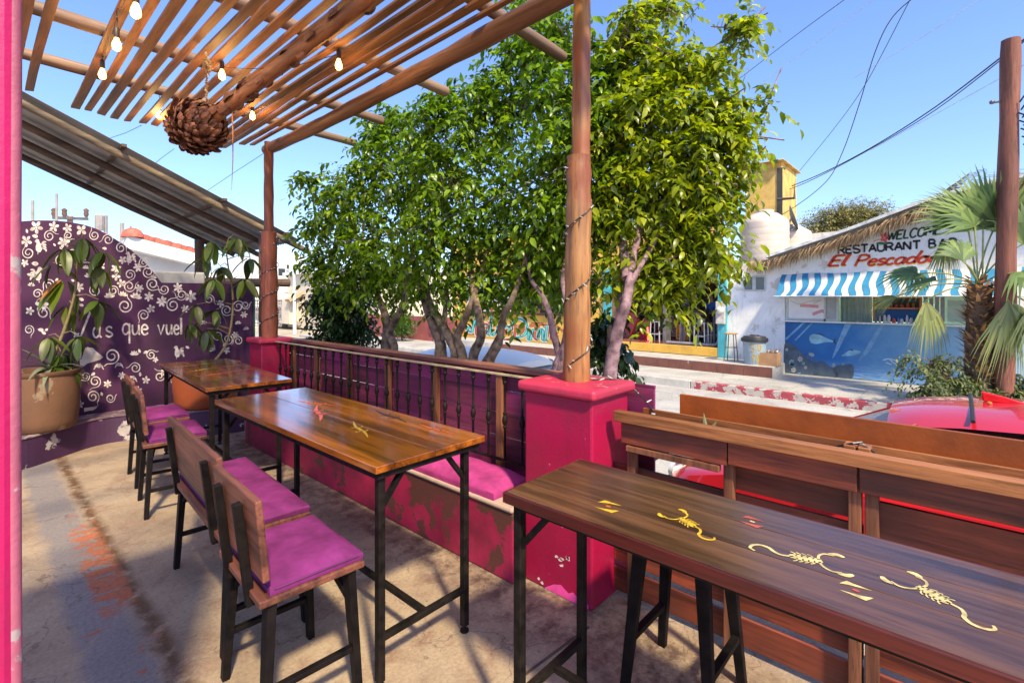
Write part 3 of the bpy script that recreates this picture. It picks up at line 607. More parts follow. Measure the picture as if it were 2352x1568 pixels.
# aloe and cable in the trough
MALOE = leafmat('aloe_leaf', (.10, .13, .05), (.20, .22, .10), .5, .1)
t = thing('aloe_plant', 'small spiky aloe growing out of the planter trough', 'plant', (2.47, 1.0, .946)); c0 = ox(1622, 966, 2.47)
for k, (dx, dy, dz) in enumerate(((0, .012, .12), (0, -.05, .09), (.01, -.105, .065), (-.02, -.02, .07), (.03, .03, .06))):
    base = Vector((2.47, c0.y, .948)); d = Vector((dx, dy, dz)); b = MB()
    b.tube([base, base+d*.35+Vector((0, 0, .012)), base+d*.7, base+d], [.012, .014, .009, .0015], 6); b.build('leaf', MALOE, t, smooth=True)
def cable(pts, r, lab, cat='string lights', mini=0, seed=0, name='fairy_light_cable', m=None, k=6):
    P = cat_rom(pts, k); b = MB(); b.tube(P, r, 5); rg = random.Random(seed)
    q = Vector((0, 0, 0))
    b2 = MB(); b2.tube([p+Vector((rg.uniform(-1, 1), rg.uniform(-1, 1), rg.uniform(-1, 1)))*r*1.6 for p in P], r*.7, 5)
    o = b.build(name, m or MWIRE); tag(o, lab, cat)
    if mini:
        b2 = MB()
        for i in range(2, len(P)-1, mini):
            d = Vector((rg.uniform(-1, 1), rg.uniform(-1, 1), rg.uniform(-.4, 1))).normalized(); b2.tube([P[i], P[i]+d*.016, P[i]+d*.034], [.0045, .0045, .0018], 5)
        b2.build('mini_bulb', mat('clear_mini_bulb', (.42, .42, .38), .25, .1), o)
    return o
cable([(2.36+.07, 1.57, 1.172), (2.50, 1.52, 1.175), (2.58, 1.45, 1.15), (2.61, 1.36, 1.08), (2.54, 1.22, .99), (2.46, 1.08, .965), (2.48, .9, .98), (2.47, .7, .962), (2.5, .45, .985), (2.46, .30, 1.046), (2.5, .18, .97), (2.47, -.1, .97)], .0045, 'fairy light cable trailing from the pillar cap into the planter', mini=3, seed=2)
cable(spiral((2.392, 1.648), .083, 1.19, 2.42, 3.1, 2.0, 90), .0035, 'fairy light cable spiralling up the tall near post', mini=4, seed=3, k=2)
cable(spiral((2.425, 6.135), .10, 1.25, 2.44, 4.2, 1, 90), .004, 'fairy light cable wound round the reddish far post', mini=3, seed=4, k=2)
pA = Vector((2.40, 1.72, 2.44)); pB = Vector((2.45, 6.05, 2.36))
cable(sag(pA, pB, .22, 24), 0.0038, 'fairy light cable hanging between the two posts', mini=3, seed=5, k=3)
# ---------------------------------------------------------------- pergola, bulbs, hanging agave stalk
t = thing('pergola', 'slatted timber pergola roof over the patio on round poles', 'pergola', (1.6, 4.2, 3.4)); perg = t
log([(2.46, 6.32, 3.46), (2.45, 5, 3.44), (2.45, 3.5, 3.46), (2.46, 2.2, 3.50), (2.48, .6, 3.56)], (.064, .072), MLOGY, 'edge_beam', t, 16, 11)
for i, (y, x1) in enumerate(((5.70, 3.33), (4.75, 3.10), (3.62, 3.08), (2.38, 3.28), (1.3, 3.1))):
    log([(-1.6, y-.12, 3.635), (.3, y-.06, 3.632), (1.6, y-.02, 3.628), (x1, y+.03, 3.622)], (.050, .046), MLOGX, 'cross_pole', t, 12, 20+i)
xs = [.255, .366, .70, .80, .912, 1.02, 1.124, 1.245, 1.345, 1.45, 1.56, 1.66, 1.76, 1.865, 1.965, 2.045, 2.135, 2.235, 2.33]
ends = [6.24, 6.23, 6.47, 6.46, 6.51, 6.54, 6.54, 6.5, 6.48, 6.46, 6.4, 6.44, 6.40, 6.38, 6.5, 6.6, 6.82, 6.47, 6.4]
for x, e in zip(xs, ends):
    b = MB(); bow = R_.uniform(.0, .012); n = 10; wd = R_.uniform(.054, .070); tw = R_.uniform(-.025, .025); x0 = x-.02+R_.uniform(-.018, .018)
    P = [(x+(x0-x)*(1-i/n)+.007*math.sin(i*.9+x*9), .9+(e-.9)*i/n, 3.565-(.01 if x > 2.2 else 0)-.03*(i/n)-.11*max(0, i/n-.75)**1.5+bow*math.sin(i*1.3)) for i in range(n+1)]
    base = len(b.v)
    for p in P:
        for a, c in ((-1, -1), (1, -1), (1, 1), (-1, 1)): b.v.append((p[0]+a*wd/2, p[1], p[2]+c*.011+a*tw*.3))
    for i in range(n):
        for k in range(4): b.f.append([i*4+k, i*4+(k+1) % 4, (i+1)*4+(k+1) % 4, (i+1)*4+k]); b.mi.append(0)
    b.f.append([3, 2, 1, 0]); b.f.append([n*4+k for k in range(4)]); b.mi += [0, 0]
    b.build('slat', MSLAT, t, bevel=.002)
MBULB = emit('lit_bulb_glass', (1.0, .56, .16), 3.2); MSOCK = mat('bulb_socket', (.05, .03, .02), .5, .2, 10)
bl = [(312, 8, 2.75, 'hanging lit bulb at the top left of the pergola, first of its row'), (268, 88, 3.25, 'hanging lit bulb under the left slats, middle of the left row'), (235, 158, 3.85, 'hanging lit bulb at the outer end of the left row'), (510, 160, 3.95, 'hanging lit bulb just right of the agave rope'),
      (778, 136, 3.75, 'hanging lit bulb to the right of the agave stalk'), (580, 256, 4.9, 'hanging lit bulb low beside the agave head on its right'), (366, 255, 5.1, 'hanging lit bulb peeping out left behind the agave head')]
hooks = []
for x, y, d, lab in bl:
    p = od(x, y, d); tb = thing('light_bulb', lab, 'bulb', p, 0, 'warm bulbs strung under the pergola'); k = 1.0
    b = MB(); b.lathe([(.006, .075), (.010, .07), (.016, .06), (.017, .01), (.015, 0)], 12); b.build('socket', MSOCK, tb, smooth=True, world=False)
    b = MB(); b.lathe([(.012, 0), (.016, -.014), (.024, -.035), (.027, -.053), (.023, -.071), (.011, -.082), (.002, -.084)], 14); b.build('glass_bulb', MBULB, tb, smooth=True, world=False)
    ld = bpy.data.lights.new('bulb_light', 'POINT'); ld.energy = 3.5; ld.color = (1, .55, .18); ld.shadow_soft_size = .035
    lo = bpy.data.objects.new('bulb_light', ld); COL.objects.link(lo); lo.parent = tb; lo.location = (0, 0, -.14)
    b = MB(); b.tube([(0, 0, .07), (.005, .005, .12), (0, 0, max(.16, 3.54-p.z))], .003, 5); b.build('cord', MWIRE, tb, world=False)
    hooks.append(Vector((p.x, p.y, 3.495)))
cable(sum([sag(hooks[i], hooks[i+1], .03, 4)[:-1] for i in (0, 1)], [])+[hooks[2]], .003, 'thin cable feeding the left row of bulbs', 'cable', name='bulb_cable', k=2)
cable(sum([sag(hooks[i], hooks[i+1], .05, 5)[:-1] for i in (3, 4)], [])+[hooks[5]], .003, 'thin cable feeding the bulbs right of the agave', 'cable', name='bulb_cable', k=2)
MAGV = wood('dry_agave_scale', (.10, .035, .018), (.28, .115, .06), 2, .65, 14, .35, .4)
MSTK = wood('dry_agave_stalk', (.17, .055, .02), (.42, .17, .065), 1, .6, 16, .2, .5)
ac = Vector((1.165, 4.30, 2.94))
t = thing('agave_stalk', 'dried agave flower stalk with scaly head hung by a rope', 'hanging decoration', ac)
sp = [ac+Vector((.02, -.02, .02)), od(530, 240, 3.62), od(610, 178, 3.35), od(700, 108, 3.08), od(840, 0, 2.72), od(920, -62, 2.55)]
log(sp, (.052, .036), MSTK, 'stalk', t, 16, 31, 8)
b = MB(); b.lathe([(.01, -.15), (.09, -.12), (.13, -.04), (.13, .05), (.09, .12), (.02, .15)], 14); b.v = [(x+ac.x, y+ac.y, z+ac.z) for x, y, z in b.v]; b.build('core', MAGV, t, smooth=True)
b = MB()   # one scale, spoon shaped, growing along +Z with its face to +X
st = [(0, .036, 0), (.05, .044, .014), (.10, .046, .012), (.15, .036, -.006), (.18, .018, -.03)]
for z, wv, xo in st:
    for kx, yy in ((-.010, -wv), (.008, 0), (-.010, wv)): b.v.append((xo+kx, yy, z))
for z, wv, xo in st:
    for kx, yy in ((-.016, -wv), (-.004, 0), (-.016, wv)): b.v.append((xo+kx, yy, z))
for i in range(4):
    for k in range(2):
        a = i*3+k; b.f.append([a, a+1, a+4, a+3]); a += 15; b.f.append([a, a+3, a+4, a+1]); b.mi += [0, 0]
b.f.append([12, 13, 14, 29, 28, 27]); b.mi.append(0)
proto = None; nS = 230; ga = pi*(3-math.sqrt(5)); ax = (sp[1]-ac).normalized()
q0 = Vector((0, 0, 1)).rotation_difference(ax); rg = random.Random(5)
for i in range(nS):
    zc = 1-2*(i+.5)/nS
    if zc > .86: continue
    r = math.sqrt(1-zc*zc); th_ = i*ga; nrm = Vector((r*math.cos(th_), r*math.sin(th_), zc))
    tang = Vector((-zc*math.cos(th_), -zc*math.sin(th_), r))          # towards the stalk
    d = (nrm*.80+tang*.62+Vector((rg.uniform(-.2, .2), rg.uniform(-.2, .2), rg.uniform(-.2, .2)))).normalized()
    nx = (nrm-d*nrm.dot(d)).normalized(); ny = d.cross(nx); s = rg.uniform(.48, .74)
    M = Matrix((nx, ny, d)).transposed().to_4x4(); M = Matrix.Translation(q0 @ (nrm*.118)) @ q0.to_matrix().to_4x4() @ M @ Matrix.Scale(s, 4)
    if proto is None: proto = b.build('scale', MAGV, t, smooth=False, world=False, bevel=0); proto.matrix_local = M
    else: share(proto, 'scale', t, M)
for k in range(26):                                             # bracts up the stalk
    f = .03+.9*(k/26)**1.3; P = cat_rom(sp, 8); i = min(len(P)-2, int(f*(len(P)-1))); p = P[i]; d = (P[i+1]-P[i]).normalized()
    a = rg.uniform(0, 2*pi); u = d.orthogonal().normalized(); nrm = Quaternion(d, a) @ u; dd = (d*.95+nrm*.22).normalized(); ny = dd.cross(nrm).normalized(); nx = ny.cross(dd)
    s = rg.uniform(.45, .8)*(1-.4*f); M = Matrix.Translation(p+nrm*.05-ac) @ Matrix((nx, ny, dd)).transposed().to_4x4() @ Matrix.Scale(s, 4)
    share(proto, 'bract', t, M)
MROPE = mat('hemp_rope', (.36, .25, .15), .85, .3, 40, .4)
tr_ = thing('rope', 'frayed hemp rope holding the dried agave head', 'rope', (1.215, 4.24, 3.12))
b = MB(); P = [(1.213+.006*math.sin(i*2.1), 4.243+.006*math.cos(i*2.1), 3.08+.43*i/24) for i in range(25)]; b.tube(P, .0115, 8); b.build('rope_strand', MROPE, tr_, smooth=True)
b = MB()
for k in range(3): b.tube([(1.19+.08*math.cos(a), 4.20+.05*k*.6+.02*math.sin(a*2), 3.03+.085*math.sin(a)) for a in [i*pi/8 for i in range(17)]], .010, 6)
b.build('rope_loop', MROPE, tr_, smooth=True)
b = MB()
for k in range(14): b.tube([(1.21, 4.24, 3.46), (1.21+rg.uniform(-.03, .05), 4.24+rg.uniform(-.03, .03), 3.44), (1.215+rg.uniform(-.03, .05), 4.24+rg.uniform(-.03, .03), 3.46-rg.uniform(.05, .12))], .003, 4)
b.build('frayed_end', MROPE, tr_)
b = MB(); q = od(532, 300, 4.3); b.tube([q+Vector((0, 0, .3)), q+Vector((.01, 0, 0)), q-Vector((-.01, 0, .25)), q-Vector((0, 0, .52))], [.006, .006, .004, .0015], 6); tag(b.build('dangling_twig', MSTK), 'thin dry twig dangling down right of the agave head', 'twig')

# ---------------------------------------------------------------- purple mural wall
YW = 7.40
top = [(-40, 560), (10, 515), (50, 508), (110, 506), (160, 510), (210, 521), (255, 543), (300, 573), (335, 605), (358, 632), (371, 649)]
P = [oy(x, y, YW) for x, y in top]; P = [Vector(p) for p in cat_rom([(p.x, p.z) for p in P], 4)]
poly = [(-2.2, YW, 0), (-2.2, YW, 1.4)]+[(p.x, YW, p.y) for p in P]+[(2.70, YW, 1.835), (2.70, YW, 0)]
wt = thing('mural_wall', 'purple arched garden wall painted with cream flowers and lettering', 'wall', (.9, YW+.1, 0))
b = MB(); b.prism(poly, (0, .2, 0)); b.build('wall_body', MPURP, wt, bevel=.008)
b = MB(); b.box((2.703, YW-.005, 0), (2.725, YW+.21, 1.80)); b.build('green_edge', mat('green_edge_paint', (.03, .12, .07), .6), wt)
def wc(c, off=0): return oy(c[0]*.33354, 470.4+c[1]*.33354, YW-.0018-off)
def motif(kind, b, x, y, s, rot=0, n=5, rg=random):
    ce = Vector((x, y))
    def R2(p): c, s_ = math.cos(rot), math.sin(rot); return Vector((p[0]*c-p[1]*s_, p[0]*s_+p[1]*c))*s+ce
    def petal(ang, l, wdt, r0=.12):
        pts = [(r0, 0), (r0+l*.3, wdt*.8), (r0+l*.65, wdt), (r0+l*.92, wdt*.55), (r0+l, 0), (r0+l*.92, -wdt*.55), (r0+l*.65, -wdt), (r0+l*.3, -wdt*.8)]
        c, s_ = math.cos(ang), math.sin(ang); b.face([wc(R2((p[0]*c-p[1]*s_, p[0]*s_+p[1]*c))) for p in pts])
    if kind == 'flower':
        for k in range(n): petal(2*pi*k/n+rg.uniform(-.1, .1), .88, (1.15/n+.07)*.9, .1)
        b.face([wc(R2((.13*math.cos(a), .13*math.sin(a)))) for a in [i*pi/5 for i in range(10)]])
    elif kind == 'half':
        for k in range(5): petal(-pi*(.12+.76*k/4), .95, .2, .05)
    elif kind == 'palm':
        for k in range(7):
            a = -pi*(.0+k/6); b.ribbon(cat_rom([(R2((0, 0))), R2((.5*math.cos(a), .6*math.sin(a)-.2)), R2((.95*math.cos(a), .8*math.sin(a)+.35))], 5), .2*s, wc, .3)
    elif kind == 'leaf': petal(0, 1.0, .3, -.5)
    elif kind == 'spiral':
        tn = 1.6; m = 26; pts = []
        for i in range(m+1):
            q = i/m; a = q*tn*2*pi; r = .18+.72*q**.9; pts.append(R2((r*math.cos(a), r*math.sin(a)*n)))
        e = pts[-1]; dirv = (pts[-1]-pts[-2]).normalized(); pts += [e+dirv*s*.35, e+dirv*s*.75+Vector((-dirv.y, dirv.x))*s*-.25*n]
        b.ribbon(pts, max(7.5, s*.17), wc, .55)
    elif kind == 'bird':
        fl = n
        body = [(-.5, -.75), (-.25, -.95), (0, -.85), (.08, -.55), (.35, -.1), (.45, .35), (.2, .75), (-.15, .8), (-.4, .45), (-.42, 0), (-.28, -.4), (-.55, -.6)]
        b.face([wc(R2((p[0]*fl, p[1]))) for p in body])
        for k in range(4): b.ribbon(cat_rom([R2((.3*fl, .1)), R2(((.55+.1*k)*fl, -.5+.3*k)), R2(((.95)*fl, -.55+.42*k))], 4), .26*s, wc, .6)
        b.ribbon([R2((-.1*fl, .75)), R2((-.15*fl, 1.05))], .1*s, wc)
rg = random.Random(11)
FL = [(250,155,45,5),(370,150,36,5),(465,160,32,5),(560,175,38,4),(180,250,40,5),(440,258,42,6),(288,690,46,5),(800,440,36,6),(950,430,32,6),(845,380,28,5),(835,540,30,5),(800,492,30,4),(960,575,30,6),(1025,632,33,6),(1115,665,38,7),(1225,570,33,6),(1040,715,30,5),(1275,715,28,6),(1312,630,42,6),(1070,1065,20,5),(1005,1205,27,5),(740,1232,28,6),(945,1280,34,7),(838,1175,26,6),(1520,680,26,5),(1680,755,24,6),(1620,895,24,6),(205,730,30,5),(545,565,34,6),(700,420,26,4),(1185,1200,26,5),(1560,1000,26,5),(1130,1150,24,6),(530,900,24,5),(170,400,28,5),(1500,800,24,5),(550,1370,28,5)]
HF = [(615,500,36),(755,640,38),(845,628,34),(935,645,42),(925,1035,32),(1640,822,24),(1695,860,22),(1055,505,24),(1400,820,26),(215,560,26),(590,440,24)]
SPI = [(340,215,46,1),(470,212,36,-1),(650,210,40,1),(745,240,44,-1),(832,297,44,1),(195,330,48,1),(580,365,38,-1),(420,385,48,1),(655,590,48,1),(340,552,50,-1),(258,612,42,1),(780,590,40,1),(890,560,48,-1),(895,480,44,1),(1050,545,52,-1),(1130,582,42,1),(1020,462,48,-1),(990,400,40,1),(860,695,58,-1),(1190,690,54,1),(990,760,46,-1),(300,742,54,1),(770,1040,62,1),(932,1122,44,-1),(1040,1032,40,1),(1100,1180,44,-1),(655,1215,48,1),(640,1320,50,1),(760,1330,36,-1),(590,1180,36,1),(1640,700,48,1),(1560,725,44,-1),(1570,925,44,1),(1640,935,38,-1),(1250,620,46,1),(690,350,26,1),(500,330,28,-1),(1440,650,40,1),(1690,690,34,-1),(1500,900,38,1),(1450,980,36,-1),(200,860,40,1),(1210,1130,36,1)]
LF = [(185,180,24,1.3),(240,215,34,.2),(240,405,40,.1),(390,515,22,-.7),(560,650,30,.4),(660,405,30,.9),(500,520,22,.5),(965,1165,24,1.5),(640,1165,28,-.6),(1000,1015,26,-.5),(960,1005,24,1.2),(280,860,34,.2),(300,880,28,.5),(1020,440,10,0),(720,300,26,.2),(560,690,26,.3),(1290,980,24,.4),(200,480,26,.3),(320,860,24,-.4),(1545,960,26,-1),(1470,985,28,1),(700,1300,24,1.2),(420,300,24,.9),(375,275,20,.8)]
for x, y, s, n in FL: b = MB(); motif('flower', b, x, y, s*1.06, rg.uniform(0, 6), n, rg); b.build('painted_flower', MWHT, wt, fixn=False)
for x, y, s in HF: b = MB(); motif('half', b, x, y, s*1.05, rg.uniform(-.2, .2), 5, rg); b.build('painted_flower', MWHT, wt, fixn=False)
for x, y, s in ((680,1120,36),(820,1110,30),(910,1205,36)): b = MB(); motif('palm', b, x, y, s, 0, 5, rg); b.build('painted_flower', MWHT, wt, fixn=False)
for x, y, s, n in SPI: b = MB(); motif('spiral', b, x, y, s*.98, rg.uniform(0, 6), n, rg); b.build('painted_scroll', MWHT, wt, fixn=False)
for x, y, s, r in LF: b = MB(); motif('leaf', b, x, y, s*1.25, r, 5, rg); b.build('painted_leaf', MWHT, wt, fixn=False)
for x, y, s, n in ((268,285,46,1),(262,478,48,-1),(890,365,40,1),(1222,1012,40,1)): b = MB(); motif('bird', b, x, y, s*1.15, 0, n, rg); b.build('painted_bird', MWHT, wt, fixn=False)
for q in ([(495, 850), (520, 893), (545, 932), (585, 830), (622, 735)], [(1247, 778), (1248, 840), (1247, 892)]): b = MB(); b.ribbon(q, 15, wc); b.build('painted_letter', MWHT, wt, fixn=False)
def let(ch, x, y, sx, sy, wd):
    b = MB()
    for pl in GL[ch][0]:
        pts = [Vector((x+p[0]*sx, y-p[1]*sy)) for p in pl]; b.ribbon(cat_rom(pts, 6) if len(pts) > 2 and ch not in 'v' else pts, wd, wc)
    b.build('painted_letter', MWHT, wt, fixn=False)
for ch, x, y, sx, sy in (('a', 642, 912, 110, 130), ('s', 728, 908, 125, 125), ('q', 845, 890, 110, 128), ('u', 912, 892, 105, 120), ('e', 975, 892, 110, 120), ('v', 1088, 892, 110, 120), ('u', 1146, 890, 84, 120), ('e', 1199, 890, 84, 112)): let(ch, x, y, sx, sy, 12)
MBARE = mat('bare_plaster', (.50, .42, .36), .9, .25, 6, .35, coord='World')
for q in ([(515,1015),(560,1000),(600,978),(640,985),(665,1010),(712,1048),(690,1065),(640,1080),(600,1092),(575,1112),(552,1100),(545,1050)], [(578,1398),(640,1390),(672,1384),(662,1400),(640,1414),(612,1416),(580,1425)]):
    b = MB(); b.face([wc(p, -.0006) for p in q]); b.build('bare_patch', MBARE, wt, fixn=False)
# ledge in front of the wall
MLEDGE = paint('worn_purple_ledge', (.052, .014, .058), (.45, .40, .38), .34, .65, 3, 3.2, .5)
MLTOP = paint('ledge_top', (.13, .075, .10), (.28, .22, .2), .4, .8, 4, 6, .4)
fr = cat_rom([(-.9, 6.25), (-.3, 6.42), (.3, 6.60), (.62, 6.84), (.9, 7.06), (1.16, 7.10), (1.42, 6.92), (1.68, 6.74), (1.95, 6.62), (2.28, 6.52)], 6)
t = thing('planting_ledge', 'wavy purple plaster ledge at the foot of the mural wall', 'ledge', (.8, 7.0, 0))
b = MB(); b.prism([(p[0], p[1], 0) for p in fr]+[(2.28, 7.398, 0), (-.9, 7.398, 0)], (0, 0, .285)); o = b.build('ledge_face', MLEDGE, t)
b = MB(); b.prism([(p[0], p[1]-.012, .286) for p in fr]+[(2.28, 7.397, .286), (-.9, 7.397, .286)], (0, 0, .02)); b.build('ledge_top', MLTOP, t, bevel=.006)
# ---------------------------------------------------------------- clay pots and big-leaved plants
MCLAY = paint('weathered_clay', (.13, .058, .027), (.22, .15, .09), .30, .8, 4, 3, .4)
MCLAY2 = paint('orange_clay', (.26, .050, .010), (.42, .34, .24), .25, .75, 3, 3, .3)
MSOIL = mat('dark_soil', (.05, .035, .025), .95, .4, 20, .5)
def pot(c, r, h, m, lab):
    t = thing('plant_pot', lab, 'pot', c)
    b = MB(); b.lathe([(r*.80, 0), (r*.88, h*.04), (r*.93, h*.15), (r*.98, h*.45), (r*1.0, h*.75), (r*.97, h*.92), (r*1.03, h*.95), (r*1.04, h), (r*.94, h), (r*.92, h*.9)], 40, c, cap=False); b.f.append(list(range(40))[::-1]); b.mi.append(0); b.build('clay_body', m, t, smooth=True)
    b = MB(); b.lathe([(r*.92, h*.885), (.01, h*.92)], 24, c, cap=False); b.build('soil', MSOIL, t)
    return t
pot((.50, 6.93, .306), .30, .60, MCLAY, 'large weathered clay pot at the left end of the ledge')
pot((1.98, 6.93, .306), .36, .52, MCLAY2, 'orange clay pot on the ledge behind the far table')
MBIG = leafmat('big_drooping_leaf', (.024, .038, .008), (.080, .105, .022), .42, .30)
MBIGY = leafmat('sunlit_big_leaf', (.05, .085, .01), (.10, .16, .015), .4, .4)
MBIGO = leafmat('reddish_old_leaf', (.22, .07, .02), (.30, .14, .03), .45, .3)
MSTEM = mat('plant_stem', (.16, .12, .05), .7, .25, 18, .3)
def bigleaf_mesh():
    b = MB(); n = 9
    for i in range(n+1):
        t_ = i/n; wv = .165*math.sin(pi*min(1, t_**.8))**.75+.004; x = t_-.02*math.sin(t_*3); z = -.34*t_**2.0
        for k, (a, up_) in enumerate(((-1, .03), (-.5, .03), (0, 0), (.5, .03), (1, .03))): b.v.append((x, a*wv, z+up_*abs(a)*(1.2-.3*t_)*(.9+.25*math.sin(t_*15+a*2))))
    for i in range(n):
        for k in range(4): b.f.append([i*5+k, i*5+k+1, (i+1)*5+k+1, (i+1)*5+k]); b.mi.append(0)
    return b
def big_plant(lab, base, stem, clusters, Y, sun, seed):
    rg = random.Random(seed); t = thing('potted_plant', lab, 'plant', base)
    S_ = cat_rom([Vector(base)]+[oy(x, y, Y) for x, y in stem], 6); b = MB(); b.tube(S_, [.017-.011*i/len(S_) for i in range(len(S_))], 8); b.build('stem', MSTEM, t, smooth=True)
    pr = {}
    for (x, y, n, size, a0, old) in clusters:
        c = oy(x, y, Y+rg.uniform(-.16, .10)); near = min(S_, key=lambda p: (p-c).length)
        b = MB(); b.tube([near, near.lerp(c, .5)+Vector((0, 0, .04)), c+Vector((0, 0, .01))], [.007, .005, .004], 6); b.build('twig', MSTEM, t, smooth=True)
        for k in range(n+3):
            az = a0+2*pi*k/n+rg.uniform(-.35, .35); pitch = rg.uniform(.35, 1.25); s = size*.92*rg.uniform(.85, 1.15)
            M = Matrix.Translation(c-Vector(base)) @ Euler((rg.uniform(-.3, .3), pitch, az), 'XYZ').to_matrix().to_4x4() @ Matrix.Scale(s, 4) @ Matrix.Translation((.12, 0, 0))
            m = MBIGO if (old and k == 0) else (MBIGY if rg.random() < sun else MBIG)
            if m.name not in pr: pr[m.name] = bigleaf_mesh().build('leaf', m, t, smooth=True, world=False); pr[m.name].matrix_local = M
            else: share(pr[m.name], 'leaf', t, M)
    return t
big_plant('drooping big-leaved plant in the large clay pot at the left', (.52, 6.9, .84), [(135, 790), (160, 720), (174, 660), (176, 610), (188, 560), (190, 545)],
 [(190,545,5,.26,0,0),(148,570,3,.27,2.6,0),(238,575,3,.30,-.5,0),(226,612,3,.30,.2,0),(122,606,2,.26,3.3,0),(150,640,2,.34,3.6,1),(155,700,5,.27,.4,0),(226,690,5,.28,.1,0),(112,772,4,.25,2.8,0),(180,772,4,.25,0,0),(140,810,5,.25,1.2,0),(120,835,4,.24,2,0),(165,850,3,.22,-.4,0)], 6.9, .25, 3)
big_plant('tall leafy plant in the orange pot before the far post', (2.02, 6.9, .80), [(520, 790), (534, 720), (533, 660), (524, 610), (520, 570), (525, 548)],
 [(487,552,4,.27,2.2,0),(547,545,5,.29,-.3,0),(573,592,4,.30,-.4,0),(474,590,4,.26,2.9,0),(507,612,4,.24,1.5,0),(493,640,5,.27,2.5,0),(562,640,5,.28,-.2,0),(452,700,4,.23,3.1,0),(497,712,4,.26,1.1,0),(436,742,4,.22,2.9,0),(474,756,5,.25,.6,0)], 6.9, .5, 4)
def spiky(lab, c, n, L, seed, m, cat='plant'):
    rg = random.Random(seed); t = thing('agave_plant', lab, cat, c)
    for k in range(n):
        a = rg.uniform(0, 2*pi); up_ = rg.uniform(.1, .9); l = L*rg.uniform(.6, 1.1); d = Vector((math.cos(a), math.sin(a), 0)); b = MB(); P = []
        for i in range(7):
            q = i/6; P.append(Vector(c)+d*l*q*(1-.3*up_)+Vector((0, 0, l*(up_*1.1*q-.75*q*q*(1.2-up_)))))
        sd = Vector((-d.y, d.x, 0))
        for i, p in enumerate(P):
            wv = .024*math.sin(pi*min(1, .25+.75*i/6))+.001; b.v += [tuple(p-sd*wv+Vector((0, 0, .008))), tuple(p), tuple(p+sd*wv+Vector((0, 0, .008)))]
        for i in range(6):
            for q in range(2): b.f.append([i*3+q, i*3+q+1, i*3+q+4, i*3+q+3]); b.mi.append(0)
        b.build('leaf', m, t, smooth=True)
MGREY = leafmat('grey_green_blade', (.06, .075, .05), (.13, .15, .10), .5, .15)
spiky('grey bladed agave drooping over the rim of the large clay pot', (.55, 6.80, .92), 13, .42, 8, MGREY)
spiky('dark bladed agave at the right end of the ledge beside the far pillar', (2.22, 6.75, .62), 16, .5, 9, MGREY)

# ---------------------------------------------------------------- neighbour's lean-to roof behind the wall
MTIN = mat('grey_corrugated_sheet', (.26, .25, .255), .55, .25, 3, .1, metal=.35)
MLOGD = wood('dark_roof_log', (.045, .025, .019), (.12, .07, .05), 0, .7, 14, .15, .4)
t = thing('lean_to_roof', 'sloping corrugated lean-to roof on dark logs behind the mural wall', 'roof', (.8, 8.8, 2.5))
def rz_(x, y): return 3.79-(x-.412)*.446-.02*(y-7.6)
b = MB(); n = 120
for i in range(n+1):
    y = 7.5+2.7*i/n; dz = .011*math.sin(i*2*pi/4)
    for x in (-2.2, 3.42): b.v.append((x, y, rz_(x, y)+dz+.07))
for i in range(n): b.f.append([2*i, 2*i+1, 2*i+3, 2*i+2]); b.mi.append(0)
b.build('corrugated_sheet', MTIN, t, smooth=True)
for i, (y, xe) in enumerate(((7.58, 3.60), (8.35, 3.2), (9.15, 3.45), (9.98, 3.3))): log([(-2.3, y, rz_(-2.3, y)-.03), (.6, y+.02, rz_(.6, y)-.03), (2, y, rz_(2, y)-.035), (xe, y-.02, rz_(xe, y)-.02)], (.048, .043), MLOGD if i else wood('grey_brown_eave_log', (.075, .05, .035), (.19, .14, .085), 0, .7, 14, .1, .4), 'rafter_log', t, 12, 50+i)  # front eave log is a lighter grey-brown than the other rafters
for x in (.05, 1.25, 2.35, 3.2):
    b = MB(); b.beam((x, 7.42, rz_(x, 7.42)+.052), (x, 10.1, rz_(x, 10.1)+.052), .05, .035); b.build('batten', MLOGD, t)
for x, y, z1 in ((2.72, 9.9, 2.65), (2.98, 7.75, 2.55)):
    log([(x, y, -.1), (x+.01, y, 1.3), (x, y, z1)], (.085, .075), wood('dark_lean_to_post', (.05, .025, .018), (.13, .065, .045), 2, .7, 14, .1, .4), 'support_post', t, 12, 60+int(y))
log([(2.2, 7.72, 1.86), (2.7, 7.72, 1.86), (3.35, 7.74, 1.87)], (.065, .06), MLOGD, 'cross_beam', t, 12, 70)
b = MB(); b.box((1.62, 7.75, 1.3), (2.2, 8.1, 1.99)); tag(b.build('water_cistern', mat('grey_concrete', (.34, .33, .32), .85, .15, 4), bevel=.02), 'grey concrete cistern showing above the mural wall', 'cistern')
# ---------------------------------------------------------------- trees
def leaf_shape():
    return ([(0, 0, 0), (.28, .20, .045), (.30, 0, .0), (.28, -.20, .045), (.64, .19, .0), (.66, 0, -.06), (.64, -.19, .0), (1, 0, -.24)],
            [(0, 2, 1), (0, 3, 2), (1, 2, 5, 4), (2, 3, 6, 5), (4, 5, 7), (5, 6, 7)])
LV, LFC = leaf_shape()
def leaf_matrix(p, d, size, rg):
    d = d.normalized(); u = Vector((rg.uniform(-.6, .6), rg.uniform(-.6, .6), 1)); y = u.cross(d)
    if y.length < .05: y = Vector((1, 0, 0))
    y.normalize(); z = d.cross(y); M = Matrix((d, y, z)).transposed().to_4x4(); return Matrix.Translation(p) @ M @ Matrix.Scale(size, 4)
def foliage_mesh(name, mats, m, parent=None, kind=None, world=True, verts=None):
    b = MB(); V = [Vector(v) for v in LV]
    for M in mats: b.add([M @ v for v in V], LFC)
    o = b.build(name, m, parent, smooth=True, kind=kind, fixn=False); return o
TWIGS = []
